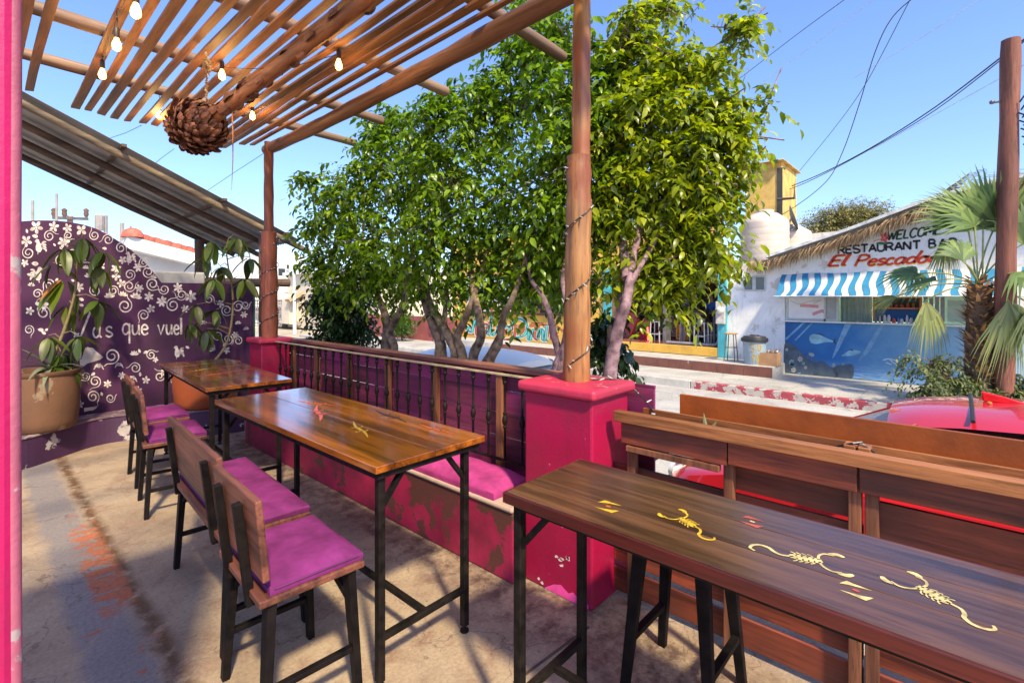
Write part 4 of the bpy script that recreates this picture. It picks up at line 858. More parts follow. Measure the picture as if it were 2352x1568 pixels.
def crown_leaves(blobs, ntw, per, size, rg, tw=.34, droop=.55, shell=.45, up=0):
    out = []; wts = [bl[3]*bl[4] for bl in blobs]
    for _ in range(ntw):
        bl_ = rg.choices(blobs, wts)[0]; x, y, d, rx, ry = bl_[:5]; rz0 = bl_[5] if len(bl_) > 5 else .75
        c = od(x, y, d); k = d/FOC
        while True:
            v = Vector((rg.gauss(0, 1), rg.gauss(0, 1), rg.gauss(0, 1))).normalized()
            if not (v.dot(FW) > .55 and rg.random() < .6): break
        rr_ = rg.random()**shell
        pos = c+RT*(v.x*rx*k*rr_)+UP*(v.z*ry*k*rr_)+FW*(v.y*min(rx, ry)*k*rz0*rr_)
        od_ = (RT*v.x+UP*(v.z*.6+up)+FW*v.y); dr = (od_+Vector((rg.gauss(0, .45), rg.gauss(0, .45), rg.gauss(0, .35)))).normalized()
        L = tw*rg.uniform(.6, 1.3); P = pos-dr*L*.4
        if rg.random() < .4 and rr_ < .6: TWIGS.append([P-dr*L*.5, P+dr*L*.3-Vector((0, 0, droop*L*.09)), P+dr*L*.7-Vector((0, 0, droop*L*.49))])
        n = per+rg.randint(-2, 2)
        for i in range(n):
            q = i/max(1, n-1); p = P+dr*L*q-Vector((0, 0, droop*L*q*q)); t_ = (dr-Vector((0, 0, 2*droop*q))).normalized()
            sd = t_.cross(Vector((0, 0, 1))); sd = sd.normalized() if sd.length > .05 else Vector((1, 0, 0))
            d2 = t_*.55+sd*(1 if i % 2 else -1)*rg.uniform(.5, 1.1)+Vector((rg.gauss(0, .2), rg.gauss(0, .2), -rg.uniform(-.35, .85)))
            out.append(leaf_matrix(p, d2, size*rg.choice((.55, .75, .9, 1, 1, 1.12))*rg.uniform(.85, 1.1), rg))
    return out
def tree(name, lab, base, limbs, blobs, ntw, per, size, lm, bm, seed, group=None, nlead=300, **kw):
    rg = random.Random(seed); t = thing(name, lab, 'tree', base, 0, group)
    for i, (pts, r0, r1) in enumerate(limbs):
        log(pts, (r0, r1), bm, 'trunk' if i == 0 else 'limb', t, 10, seed*10+i, 5)
    Ms = crown_leaves(blobs, ntw, per, size, rg, **kw); Ms.sort(key=lambda M: (M.translation-EYEV).length)
    loc = Vector(base); lead = []
    if nlead:
        step = max(1, int(len(Ms)*.35/nlead)); idx = set(range(0, min(len(Ms), nlead*step), step)); lead = [Ms[i] for i in sorted(idx)][:nlead]; rest = [M for i, M in enumerate(Ms) if i not in idx]
    else: rest = Ms
    foliage_mesh('crown', rest, lm, t, 'stuff')
    b = MB()
    for q in TWIGS: b.tube(q, [.006, .0045, .002], 4)
    b.build('twigs', bm, t, kind='stuff'); TWIGS.clear()
    if lead:
        b = MB(); b.add(LV, LFC); pr = b.build('leaf', lm, t, smooth=True, world=False, fixn=False); pr.matrix_local = Matrix.Translation(-loc) @ lead[0]
        for M in lead[1:]: share(pr, 'leaf', t, Matrix.Translation(-loc) @ M)
    return t
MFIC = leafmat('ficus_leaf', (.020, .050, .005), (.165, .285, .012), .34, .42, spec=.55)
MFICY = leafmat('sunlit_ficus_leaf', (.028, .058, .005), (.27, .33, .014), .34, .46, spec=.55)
MBARK = mat('ficus_bark', (.15, .095, .06), .85, .55, 14, .9, col2=(.30, .21, .14)); MBARK2 = mat('mauve_limewashed_bark', (.19, .105, .115), .85, .5, 14, .9, col2=(.36, .22, .25))
def L(pts, X, z0=None): return [ox(x, y, X+max(0, 690-y)*.0026) for (x, y, k) in [(p+(0,))[:3] if len(p) == 2 else p for p in pts]]
XT = 3.32
G2 = 'ficus street trees beyond the fence'
tree('street_tree', 'farthest left ficus with forked trunk, its crown left of the others', ox(884, 850, XT+.1),
 [(L([(884,860),(886,800),(890,760),(884,722),(868,680),(840,600),(800,500)], XT), .075, .02), (L([(892,765),(905,740),(925,700),(935,640),(930,520),(910,420)], XT), .05, .015), (L([(902,830),(905,795),(893,765)], XT), .05, .05)],
 [(795,455,6.3,95,95),(740,515,6.2,60,45),(860,560,6.0,120,95),(885,390,6.2,90,90),(800,635,6.1,80,50),(925,640,6.0,90,62),(930,305,6.2,60,62),(985,430,6.1,80,110),(735,600,6.3,40,38),(700,410,6.3,25,22),(870,305,6.3,50,45),(905,265,6.2,45,40)], 900, 11, .10, MFIC, MBARK, 21, G2)
tree('street_tree', 'middle ficus with several brown stems behind the railing', ox(1040, 880, XT+.1),
 [(L([(1012,880),(1012,810),(1010,785),(985,720),(966,660),(950,600),(940,520)], XT), .075, .02), (L([(1050,880),(1048,815),(1040,790),(1010,735),(985,690),(980,620),(1000,500)], XT), .07, .02), (L([(1066,880),(1062,815),(1050,775),(1065,740),(1085,690),(1105,630),(1130,540)], XT), .055, .018), (L([(1084,880),(1088,815),(1105,770),(1095,700),(1085,650),(1080,560),(1090,450)], XT), .055, .018), (L([(1130,880),(1125,830),(1145,790),(1155,730),(1175,690),(1200,620),(1230,520)], XT), .05, .015), (L([(1112,830),(1130,800),(1160,740)], XT), .025, .02), (L([(1020,780),(1022,720),(1028,650),(1040,560)], XT), .035, .012)],
 [(1050,430,5.2,140,115),(1000,560,5.2,120,95),(1150,590,5.1,120,85),(1090,300,5.3,105,90),(1190,470,5.1,130,120),(1175,250,5.3,110,100),(1050,655,5.2,110,45),(1160,665,5.2,90,45),(1010,300,5.3,50,80),(1240,130,5.3,90,100),(1255,560,5.2,90,110),(1200,30,5.3,70,60),(1035,230,5.4,60,55),(1110,195,5.4,70,60),(1185,140,5.4,70,60),(965,300,5.5,50,70)], 1150, 11, .10, MFIC, MBARK, 22, G2)
tree('street_tree', 'mauve-trunked ficus left of the tall near post', ox(1296, 930, XT),
 [(L([(1290,940),(1292,860),(1300,800),(1308,740),(1302,680),(1296,640),(1310,540),(1330,420)], XT), .06, .02), (L([(1292,830),(1272,770),(1262,720),(1240,670),(1220,640),(1200,560)], XT), .035, .014), (L([(1270,900),(1282,840),(1298,800)], XT), .05, .045)],
 [(1300,400,4.5,110,150),(1310,210,4.7,100,110),(1290,560,4.6,95,80),(1290,80,4.9,90,90),(1230,640,4.7,80,45),(1340,300,4.4,80,110),(1390,430,4.3,90,110),(1400,180,4.6,80,110),(1340,640,4.6,60,40)], 720, 11, .10, MFIC, MBARK2, 23, G2)
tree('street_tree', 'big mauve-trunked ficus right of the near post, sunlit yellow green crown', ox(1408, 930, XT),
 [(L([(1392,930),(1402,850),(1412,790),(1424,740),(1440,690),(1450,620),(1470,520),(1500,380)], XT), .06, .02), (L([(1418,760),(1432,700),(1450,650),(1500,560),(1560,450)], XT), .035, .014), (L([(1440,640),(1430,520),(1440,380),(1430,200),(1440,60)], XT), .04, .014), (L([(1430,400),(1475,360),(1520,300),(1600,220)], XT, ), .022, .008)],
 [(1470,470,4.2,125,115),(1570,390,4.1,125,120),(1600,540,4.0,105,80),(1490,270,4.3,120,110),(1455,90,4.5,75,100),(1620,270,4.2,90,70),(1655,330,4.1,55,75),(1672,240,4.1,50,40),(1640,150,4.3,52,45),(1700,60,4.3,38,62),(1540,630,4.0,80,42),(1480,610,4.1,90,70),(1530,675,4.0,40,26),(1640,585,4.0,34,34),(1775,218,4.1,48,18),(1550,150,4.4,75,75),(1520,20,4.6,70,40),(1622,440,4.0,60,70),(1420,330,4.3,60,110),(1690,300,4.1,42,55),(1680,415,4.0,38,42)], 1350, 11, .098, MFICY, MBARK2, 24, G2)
def bush(lab, base, blobs, ntw, size, lm, seed, name='shrub', cat='shrub', per=10, trunk=None, **kw):
    rg = random.Random(seed); t = thing(name, lab, cat, base)
    if trunk: log(trunk, (.05, .03), MBARK, 'trunk', t, 8, seed)
    else: log([Vector(base), Vector(base)+Vector((0, 0, .5))], (.03, .02), MBARK, 'stem', t, 8, seed)
    foliage_mesh('foliage', crown_leaves(blobs, ntw, per, size, rg, **kw), lm, t, 'stuff'); return t
MDARK = leafmat('dark_shrub_leaf', (.012, .028, .008), (.035, .075, .02), .38, .2)
MBALL = leafmat('clipped_tree_leaf', (.030, .065, .012), (.075, .15, .025), .42, .25)
bush('dark green shrub low behind the railing near the far post', ox(785, 830, 3.4), [(775,735,6.6,55,50),(800,680,6.6,60,45),(740,690,6.7,40,38),(830,750,6.6,35,40),(775,780,6.6,62,28)], 560, .085, MDARK, 31, tw=.26)
bush('leafy green shrub on the pavement just right of the near post', ox(1400, 880, 3.7), [(1390,790,4.5,30,40),(1415,815,4.5,28,28),(1385,745,4.5,22,30)], 70, .11, MDARK, 32, tw=.26)
c0 = oz(923, 783, -.4); dd = (c0-EYEV).dot(FW)
bush('small round clipped tree by the red wall across the street', c0, [(923,742,dd,32,30,1.0)], 420, .10, MBALL, 33, name='round_tree', cat='tree', trunk=[c0, c0+Vector((0, 0, .9))], tw=.2, shell=.3)
MFAR = leafmat('far_olive_leaf', (.10, .10, .04), (.24, .225, .10), .6, .25)
c0 = od(1950, 700, 34); c0.z = -.6
tt = bush('feathery olive tree rising behind the restaurant roof', c0, [(1930,500,34,70,38,1),(1985,490,34,55,34,1),(1880,530,34,50,35,1),(2030,515,34,45,34,1),(1960,545,34,110,36,1)], 3200, .17, MFAR, 34, name='feathery_tree', cat='tree', trunk=[c0, c0+Vector((0, 0, 3)), od(1950, 560, 34)], tw=1.2, shell=1.0, droop=.2)

# ---------------------------------------------------------------- building across the street: restaurant with blue mural
XB = 14.9
MW = paint('white_house_paint', (.74, .735, .72), (.55, .52, .48), .30, .75, 1.6, 2.6, .25, var=.06)
def wp(x, y, off=0): return ox(x, y, XB-off)
rest = thing('restaurant_building', 'white restaurant with painted sign, blue sea mural and palm thatch edge', 'building', (16, 1.5, -.4))
zc_ = 1.0; yl, yr = 5.07, -4.0; ymu = 3.49; yop0, yop1 = 3.44, -.30
gab = [(5.07, 2.60), (3.85, 2.64), (1.9, 3.24), (.45, 3.76), (-.62, 4.0), (-2.2, 4.10), (-4.0, 3.9)]
b = MB(); b.prism([(XB, yl, -.4), (XB, yl, 2.60), (XB, 3.85, 2.64), (XB, ymu, 2.752), (XB, ymu, -.4)], (.2, 0, 0)); b.build('wall_pier', MW, rest)
b = MB(); b.prism([(XB+.002, ymu-.002, 1.68)]+[(XB+.002, y, z) for y, z in ((ymu-.002, 2.75), (1.9, 3.24), (.45, 3.76), (-.62, 4.0), (-2.2, 4.10), (-4.0, 3.9))]+[(XB+.002, -4.0, 1.68)], (.2, 0, 0)); b.build('gable_wall', MW, rest)
def mural_mat():
    m, t, p = nodes('sea_mural_paint'); v = coords(t, 'World'); sx = N(t, 'SeparateXYZ'); t.links.new(v, sx.inputs[0])
    f = noise(t, v, 1.3, 5, .6, .5); fy = N(t, 'MapRange'); fy.inputs[1].default_value = 3.5; fy.inputs[2].default_value = -1.2
    t.links.new(sx.outputs[1], fy.inputs[0]); ad = N(t, 'Math', operation='MULTIPLY_ADD'); ad.inputs[1].default_value = .5; ad.inputs[2].default_value = -.25; t.links.new(f, ad.inputs[0])
    a2 = N(t, 'Math', operation='ADD'); t.links.new(ad.outputs[0], a2.inputs[0]); t.links.new(fy.outputs[0], a2.inputs[1])
    c = ramp(t, a2.outputs[0], [(.0, (.012, .085, .26)), (.25, (.022, .15, .40)), (.55, (.13, .30, .50)), (1, (.32, .46, .58))])
    fz = N(t, 'MapRange'); fz.inputs[1].default_value = .05; fz.inputs[2].default_value = -.35; t.links.new(sx.outputs[2], fz.inputs[0])
    w2 = noise(t, coords(t, 'World', (1, 1.2, 9)), 3, 5, .6, .6)
    c = mixc(t, fz.outputs[0], c, ramp(t, w2, [(.35, (.07, .22, .50)), (.65, (.28, .46, .68))]))
    t.links.new(c, p.inputs['Base Color']); p.inputs['Roughness'].default_value = .7; bump(t, p, noise(t, v, 30, 7), .15); return m
MSEA = mural_mat()
b = MB(); b.box((XB+.004, -4.0, -.4), (XB+.2, ymu-.002, .985)); b.build('mural_panel', MSEA, rest)
b = MB(); b.box((XB-.10, -4.0, .986), (XB+.3, ymu+.02, 1.02)); b.build('counter', MW, rest, bevel=.01)
def mu(q, off=.004): return ox(q[0], q[1], XB-off)
def rib(name, col, strokes, wd, px_=True, rough=.7, off=.004, parent=None):
    m = mat(name+'_paint', col, rough, .15, 9, .1)
    for st in strokes:
        b = MB(); pts = [Vector(p) for p in st]; b.ribbon(cat_rom(pts, 5) if len(pts) > 2 else pts, wd, lambda p: ox(p[0], p[1], XB-off)); b.build(name, m, parent or rest, fixn=False)
def patch(name, col, poly, off=.003, sm=True, parent=None, X=None):
    m = mat(name+'_paint', col, .7, .25, 5, .15); b = MB(); P = cat_rom(poly, 4, True) if sm else [Vector(p) for p in poly]
    b.face([ox(p[0], p[1], (X or XB)-off) for p in P]); return b.build(name, m, parent or rest, fixn=False)
def cq(x, y): return ((2000+x/2.351)/1.2755, (600+y/2.351)/1.2755)      # from the enlarged right-hand view
for q in ([(1120,812),(1168,812),(1080,985),(1035,1060),(1030,1050),(1060,960)], [(1365,818),(1395,818),(1285,1010),(1215,1080),(1225,1045)], [(830,806),(850,806),(715,930),(706,920)], [(885,812),(900,812),(780,935),(770,930)]):
    patch('light_ray', (.16, .33, .52), [cq(*p) for p in q], .0025, False)
patch('painted_fish', (.22, .42, .52), [cq(*p) for p in ((875,905),(900,890),(940,892),(985,915),(1035,935),(1040,945),(985,945),(920,958),(880,945))])
patch('painted_fin', (.03, .05, .09), [cq(*p) for p in ((1034,940),(1058,908),(1050,938),(1060,965))], .0035, False); patch('painted_fin', (.03, .06, .12), [cq(*p) for p in ((905,890),(950,886),(985,908),(940,893))], .0035, False)
patch('painted_fish', (.24, .32, .42), [cq(*p) for p in ((1092,1040),(1120,1020),(1160,998),(1200,1002),(1228,1012),(1200,1030),(1150,1040))]); patch('painted_fin', (.10, .16, .28), [cq(*p) for p in ((1140,1000),(1165,992),(1180,1005))], .0035, False)
rib('foam_line', (.45, .55, .65), [[cq(*p) for p in q] for q in ([(1380,1070),(1420,1060),(1450,1085),(1490,1100)], [(1430,1060),(1460,1070),(1500,1095)], [(1400,1085),(1440,1100)], [(1490,1090),(1530,1112)])], 2.2)
for i, q in enumerate(([(702,1140),(702,960),(760,965),(820,1020),(900,1080),(960,1075),(1010,1110),(1060,1140),(1060,1200),(960,1190),(820,1180),(815,1150),(760,1165)], [(1040,1120),(1110,1100),(1175,1105),(1170,1190),(1110,1200),(1060,1180)], [(820,1175),(960,1188),(1110,1205),(1230,1235),(1330,1250),(1440,1262),(1440,1285),(1260,1270),(1000,1225),(830,1195)])):
    patch('coral_rock', ((.075, .105, .14), (.44, .46, .44), (.18, .19, .21))[i], [cq(*p) for p in q], .0022)
rg = random.Random(4)
for k in range(34):
    x, y = rg.uniform(710, 1330), rg.uniform(985, 1235)
    if y > 1010+(x-700)*.38+150 or y < 960+(x-700)*.33: continue
    s = rg.uniform(8, 22); c = rg.choice([(.24, .38, .40), (.45, .46, .42), (.15, .25, .27), (.36, .22, .17), (.10, .16, .22)]); m = mat('coral_%d' % (k % 5), c, .7, .25, 9, .1)
    b = MB()
    for a in range(7): b.ribbon([Vector(cq(x, y)), Vector(cq(x+s*math.cos(a*.9), y+s*math.sin(a*.9)))], s*.16, lambda p: ox(p[0], p[1], XB-.0045))
    b.build('painted_coral', m, rest, fixn=False)
# painted sign
MINK = mat('black_sign_paint', (.018, .018, .022), .6, .2, 9); MRED = mat('red_sign_paint', (.55, .035, .02), .6, .15, 9); MSY = mat('yellow_sign_paint', (.75, .48, .08), .6, .1, 9); MGR = mat('dark_green_sign_paint', (.02, .06, .035), .6, .15, 9)
def sign(s, p0, p1, h, wd, m, sx=1, slant=0, off=.004, gap=0, name='painted_lettering'):
    a = wp(*p0); c = wp(*p1); d = (c-a); Ln = d.length; d.normalize(); u = Vector((0, 0, 1))
    b0 = MB(); tot = text(b0, s, lambda p: (0, 0, 0), h, wd, sx, slant, gap=gap); k = Ln/tot
    b = MB(); text(b, s, lambda p: a+d*(p[0]*k)+u*p[1]-Vector((off, 0, 0)), h, wd, sx, slant, gap=gap); return b.build(name, m, rest, fixn=False)
sign('RESTAURANT', (1926, 583), (2117, 571), .185, .052, MINK, 1.6)
sign('BAR', (2134, 569), (2205, 566), .185, .052, MINK, 1.6, gap=.25)
sign('WELCOME', (2037, 552), (2165, 537), .20, .040, MGR, 1.0, .18)
for m, off, dz in ((MSY, .003, -2), (MRED, .005, 0)):
    sign('El', (1903, 611-dz), (1946, 608-dz), .25, .050, m, 1, .35, off); sign('Pescador', (1964, 611-dz), (2152, 601-dz), .265, .050, m, 1.2, .35, off)
sign('DESDE 1967', (2163, 599), (2232, 595), .115, .018, MRED, .9)
hb = [(cq(1390+26*math.cos(a)*(1+.25*math.cos(5*a)), 225+32*math.sin(a)*(1+.25*math.cos(5*a)))) for a in [i*pi/15 for i in range(30)]]
patch('painted_hibiscus', (.55, .05, .05), hb, .004, False); rib('painted_stamen', (.45, .03, .03), [[cq(1390, 235), cq(1350, 240), cq(1312, 255)]], 1.2, off=.005)
patch('painted_leaf', (.05, .16, .09), [cq(*p) for p in ((1330,265),(1360,255),(1410,262),(1380,275),(1350,272))], .0045); rib('painted_line', (.6, .5, .5), [[cq(1376, 205), cq(1388, 228), cq(1400, 248)], [cq(1370, 240), cq(1390, 228), cq(1410, 214)]], .8, off=.006)
# window in the left pier
def px_box(name, x0, y0, x1, y1, X0, X1, m, parent, bevel=0):
    a = ox(x0, y1, X0); c = ox(x1, y0, X0); b = MB(); b.box((X0, a.y, a.z), (X1, c.y, c.z)); return b.build(name, m, parent, bevel=bevel)
MFR = mat('grey_window_frame', (.45, .47, .46), .5, .1, 8); MGL = glass('dull_window_glass', (.12, .15, .15), .15)
wf = thing('sliding_window', 'small two-pane sliding window left of the striped awning', 'window', wp(1732, 668, .03))
for q in ((1707,633,1758,636.5),(1707,665,1758,668.5),(1707,636.5,1710,665),(1755,636.5,1758,665),(1728,636.5,1736,665)): px_box('frame', *q, XB-.035, XB-.001, MFR, wf)
px_box('pane', 1710, 636.5, 1728, 665, XB-.02, XB-.004, MGL, wf); px_box('pane', 1736, 636.5, 1755, 665, XB-.02, XB-.004, MGL, wf)
# serving hatch: room behind, panels, shelves
MIN = mat('pale_green_interior', (.55, .68, .56), .8, .15, 3, coord='World'); MGREYP = mat('grey_louver', (.22, .22, .21), .6, .15, 6); MORF = mat('orange_frame_wood', (.42, .13, .04), .55, .2, 8); MBLU = mat('blue_cabinet', (.012, .13, .42), .5, .15, 6)
px_box('hatch_back', 1800, 660, 2260, 745, XB+1.7, XB+1.75, MIN, rest)
b = MB(); b.box((XB+.2, -.9, 1.69), (XB+1.9, 4.2, 1.72)); b.box((XB+.2, -.9, .95), (XB+1.9, 4.2, .98)); b.build('hatch_ceiling', MIN, rest)
px_box('menu_board', 1811, 683, 1892, 733, XB-.01, XB+.02, mat('white_menu_board', (.72, .70, .69), .5, .05, 6), rest)
rib('faded_menu_print', (.62, .28, .30), [[(1838,701),(1880,704)],[(1866,722),(1888,714),(1893,718)]], 7, off=.014); rib('menu_scribble', (.45, .42, .42), [[(1815,690),(1835,698),(1860,692),(1884,690)],[(1868,697),(1887,688)],[(1876,716),(1886,715.5),(1893,715)]], 1.2, off=.014)
for q in ((1805,680,1811,738),(1892,680,1896.5,738),(1921,680,1926,738),(1811,733,1921,738)): px_box('hatch_frame', *q, XB-.02, XB+.03, MFR, rest)
px_box('sliding_panel', 1896.5, 681, 1921, 733, XB+.005, XB+.02, mat('frosted_panel', (.36, .38, .38), .35, .08, 5), rest)
cr = MB(); a0 = ox(1931, 683, XB+.5); a1 = ox(2003, 683, XB+.5)
for i in range(41):
    q = i/40; y = a0.y+(a1.y-a0.y)*q
    for z in (1.68, .98): cr.v.append((XB+.5+.03*math.sin(i*1.1), y, z))
for i in range(40): cr.f.append([2*i, 2*i+1, 2*i+3, 2*i+2]); cr.mi.append(0)
tag(cr.build('curtain', mat('pale_curtain', (.50, .60, .54), .85, .08, 6), smooth=True), 'pale green curtain inside the serving hatch', 'curtain')
for q in ((2004,682,2008,738),(2112,682,2117,738),(2008,682,2112,685)): px_box('niche_frame', *q, XB+.05, XB+.30, MORF, rest)
px_box('niche_back', 2008, 685, 2112, 738, XB+.6, XB+.62, mat('dim_niche', (.10, .09, .07), .8), rest); px_box('niche_shelf', 2008, 707, 2112, 709, XB+.1, XB+.6, MORF, rest); px_box('blue_cabinet', 2014, 709.5, 2106, 733, XB+.45, XB+.58, MBLU, rest)
rg = random.Random(9); k = 0
items = [('jar', 2012+i*10+rg.uniform(-2, 2), 737, rg.uniform(8, 17), rg.choice([(.7,.7,.7),(.1,.25,.6),(.6,.55,.4),(.65,.08,.06),(.75,.75,.72)])) for i in range(10)]+[('jar', 2020+i*13, 707, rg.uniform(5, 9), rg.choice([(.6,.08,.05),(.7,.68,.6),(.12,.1,.08),(.45,.25,.1)])) for i in range(7)]
for nm, x, y, h, c in items:
    k += 1; a = ox(x, y, XB+.28); cn = min((abs(c[0]-q[0])+abs(c[1]-q[1])+abs(c[2]-q[2]), n_) for q, n_ in (((.7,.7,.7),'white'),((.1,.25,.6),'blue'),((.6,.55,.4),'beige'),((.65,.08,.06),'red'),((.12,.1,.08),'black'),((.45,.25,.1),'brown')))[1]; od_n = ('leftmost','second','third','fourth','fifth','sixth','seventh','eighth','ninth','tenth')[(k-1) % 10]; s = h/FOC*13; b = MB(); r = rg.uniform(.022, .042); zz = 1.021 if y > 720 else a.z+.012
    b.lathe([(r, 0), (r, s*.7), (r*.6, s*.8), (r*.6, s)], 10, (a.x, a.y, zz)); tag(b.build(nm, mat('jar_colour_%d' % k, c, .4, .1), smooth=True), '%s jar %s from the left %s the serving hatch' % (cn, od_n, 'on the counter of' if y > 720 else 'on the shelf inside'), 'jar', 'jars in the serving hatch')
for i in range(4): px_box('louver', 2121+i*13, 681, 2131+i*13, 738, XB+.03, XB+.06, MGREYP, rest)
px_box('hatch_window', 2176, 690, 2262, 738, XB+.05, XB+.07, mat('greenish_hatch_pane', (.36, .44, .36), .3, .1, 4), rest)
hl = bpy.data.lights.new('hatch_lamp', 'POINT'); hl.energy = 9; hl.color = (.97, 1, .94); hl.shadow_soft_size = .15
tl = thing('ceiling_lamp', 'lit lamp under the ceiling of the serving hatch', 'lamp', (XB+1.0, 1.4, 1.62)); ho = bpy.data.objects.new('hatch_lamp', hl); COL.objects.link(ho); ho.parent = tl; ho.location = (0, 0, -.12)
b = MB(); b.lathe([(.05, .05), (.09, .02), (.09, 0), (.02, -.01)], 16); b.build('lamp_body', emit('white_lamp', (.95, 1, .88), 8), tl, world=False)
# awning
MAWB = mat('turquoise_awning_cloth', (.022, .20, .38), .8, .12, 6, .15); MAWW = mat('white_awning_cloth', (.56, .57, .57), .8, .06, 6, .15)
at = thing('striped_awning', 'turquoise and white striped awning over the serving hatch', 'awning', (XB-.4, 1.4, 1.67))
ya, yb = 3.56, -1.9; n = 41
for i in range(n):
    y0 = ya+(yb-ya)*i/n; y1 = ya+(yb-ya)*(i+1)/n; b = MB()
    for j in range(9):
        q = j/8; sh = .035*math.sin(q*6.5+i*.35)
        for y in (y0, y1): b.v.append((XB-.02-.72*q-.0, y+sh*(1 if i not in (0,) else .3)+.36*q*(1-i/n)*0, 2.27-.60*q-.05*math.sin(pi*q)+.012*math.sin(y*5)))
    for j in range(8): b.f.append([2*j, 2*j+1, 2*j+3, 2*j+2]); b.mi.append(0)
    b.build('awning_stripe', MAWB if i % 2 == 0 else MAWW, at, smooth=True)
b = MB(); b.tube([(XB-.745, ya+.03, 1.667), (XB-.745, yb, 1.667)], .014, 8); b.build('front_rail', mat('white_rail', (.6, .58, .55), .5), at)
for y in (ya, 1.0, yb+.1): b = MB(); b.tube([(XB-.02, y, 1.72), (XB-.74, y, 1.665)], .011, 6); b.build('support_arm', MFR, at)
# thatch edge and roof board
MTH = leafmat('dry_palm_thatch', (.20, .13, .08), (.42, .30, .19), .9, .15, spec=.1)
b = MB(); rg = random.Random(6)
def gz(y):
    for (a, za), (c, z1) in zip(gab, gab[1:]):
        if a >= y >= c: return za+(z1-za)*(a-y)/(a-c)
    return gab[-1][1]
for i in range(2600):
    y = rg.uniform(-3.6, 4.25); z = gz(min(y, 3.85))-.02; x = XB-.52*rg.random(); l = rg.uniform(.14, .42); dy = rg.uniform(.0, .30)
    p = Vector((x, y, z+rg.uniform(-.03, .05))); e = p+Vector((-rg.uniform(.0, .12), dy, -l)); wv = rg.uniform(.005, .014); mid = p.lerp(e, .5)+Vector((-.03, 0, .03))
    b.add([p+Vector((0, -wv, 0)), p+Vector((0, wv, 0)), mid+Vector((0, wv, 0)), mid-Vector((0, wv, 0)), e], [(0, 1, 2, 3), (3, 2, 4)])
b.build('thatch_fringe', MTH, rest, kind='stuff', fixn=False)
for (a, za), (c, z1) in zip(gab[1:], gab[2:]):
    b = MB(); b.prism([(XB-.55, a, za+.06), (XB-.55, c, z1+.06), (XB+3, c, z1+.06), (XB+3, a, za+.06)], (0, 0, .05)); b.build('roof_sheet', mat('grey_roof_sheet', (.42, .42, .42), .6, .2, 2), rest)
    b = MB(); b.beam((XB-.56, a, za+.085), (XB-.56, c, z1+.085), .03, .07); b.build('roof_edge', mat('pale_roof_edge', (.55, .55, .54), .6), rest)
b = MB(); b.box((XB+.0, 3.9, 2.605), (XB+4.5, 9.0, 2.68)); b.build('flat_roof', mat('stained_roof_slab', (.16, .15, .14), .85, .3, 3), rest)
b = MB(); b.box((XB+.2, -4, -.4), (XB+.4, -3.8, 3.9)); b.build('side_wall', MW, rest); b = MB(); b.box((XB+6, -4, -.4), (XB+6.2, 5, 4)); b.build('back_wall', MW, rest)
# shingled hip roof behind on the right
MSHG = mat('brown_shingles', (.26, .19, .15), .85, .4, 12, .6, col2=(.42, .33, .27))
hr = thing('shingled_roof_house', 'house with brown shingled hip roof rising behind the restaurant', 'building', (24, -1, -.5))
XH = 21.0; e0 = ox(2125, 478, XH); e1 = ox(2290, 432, XH)
rows_ = 14; pk = ox(2235, 390, XH+2)
b = MB()
P0 = [ox(2120, 480, XH), ox(2150, 468, XH), ox(2205, 445, XH), ox(2265, 436, XH), ox(2520, 432, XH)]; P1 = [ox(2140, 470, XH+3), ox(2180, 432, XH+3), ox(2228, 398, XH+3), ox(2268, 387, XH+3), ox(2520, 386, XH+3)]
for i in range(rows_):
    q0, q1 = i/rows_, (i+1)/rows_
    for k in range(4):
        for m_ in range(8):
            f0, f1 = m_/8, (m_+1)/8
            A = P0[k].lerp(P0[k+1], f0); B = P0[k].lerp(P0[k+1], f1-.02/8); Cc = P1[k].lerp(P1[k+1], f0); D = P1[k].lerp(P1[k+1], f1-.02/8)
            lift = Vector((0, 0, .04+rg.uniform(0, .03))); b.face([A.lerp(Cc, q0)+lift, B.lerp(D, q0)+lift, B.lerp(D, q1), A.lerp(Cc, q1)])
b.build('shingle_rows', MSHG, hr, kind='stuff', fixn=False)
b = MB()
for k in range(4): b.beam(P0[k]-Vector((.05, 0, .03)), P0[k+1]-Vector((.05, 0, .03)), .1, .12)
b.build('eave_board', mat('pale_roof_edge', (.55, .55, .54), .6), hr)
b = MB(); b.box((XH+.4, -12, -.5), (XH+3, 1.2, P0[3].z-.1)); b.build('wall_body', mat('grey_house_wall', (.42, .42, .42), .8, .1, 2), hr)

# ---------------------------------------------------------------- things on the roof and the yellow tower
MYT = mat('streaked_yellow_wall', (.60, .38, .10), .75, .25, 3, .2)
tw_ = thing('yellow_tower', 'narrow yellow rooftop tower with overhanging slab above the water tanks', 'building', ox(1765, 600, 18.2))
a = ox(1712, 490, 18); c = ox(1795, 372, 18); b = MB(); b.box((18, a.y, 2.6), (20, c.y, c.z)); b.build('tower_wall', MYT, tw_)
a = ox(1700, 382, 17.8); c = ox(1801, 367, 17.8); b = MB(); b.box((17.75, a.y, a.z), (20.2, c.y, c.z)); b.build('roof_slab', MYT, tw_, bevel=.02)
a = ox(1791, 492, 17.97); b = MB(); b.box((17.97, a.y-.08, 2.6), (17.995, a.y+.08, ox(1795, 385, 18).z)); b.build('dark_edge', mat('dark_wall_edge', (.05, .045, .04), .7), tw_)
b = MB(); b.tube([ox(1785, 458, 17.7), ox(1825, 455, 17.7), ox(1825, 418, 17.7)], .05, 6); tag(b.build('bracket_pole', mat('dark_pipe', (.06, .055, .055), .6)), 'dark L-shaped pipe sticking out beside the yellow tower', 'pipe')
MTANK = mat('beige_tank_plastic', (.58, .49, .41), .55, .08, 3, .08)
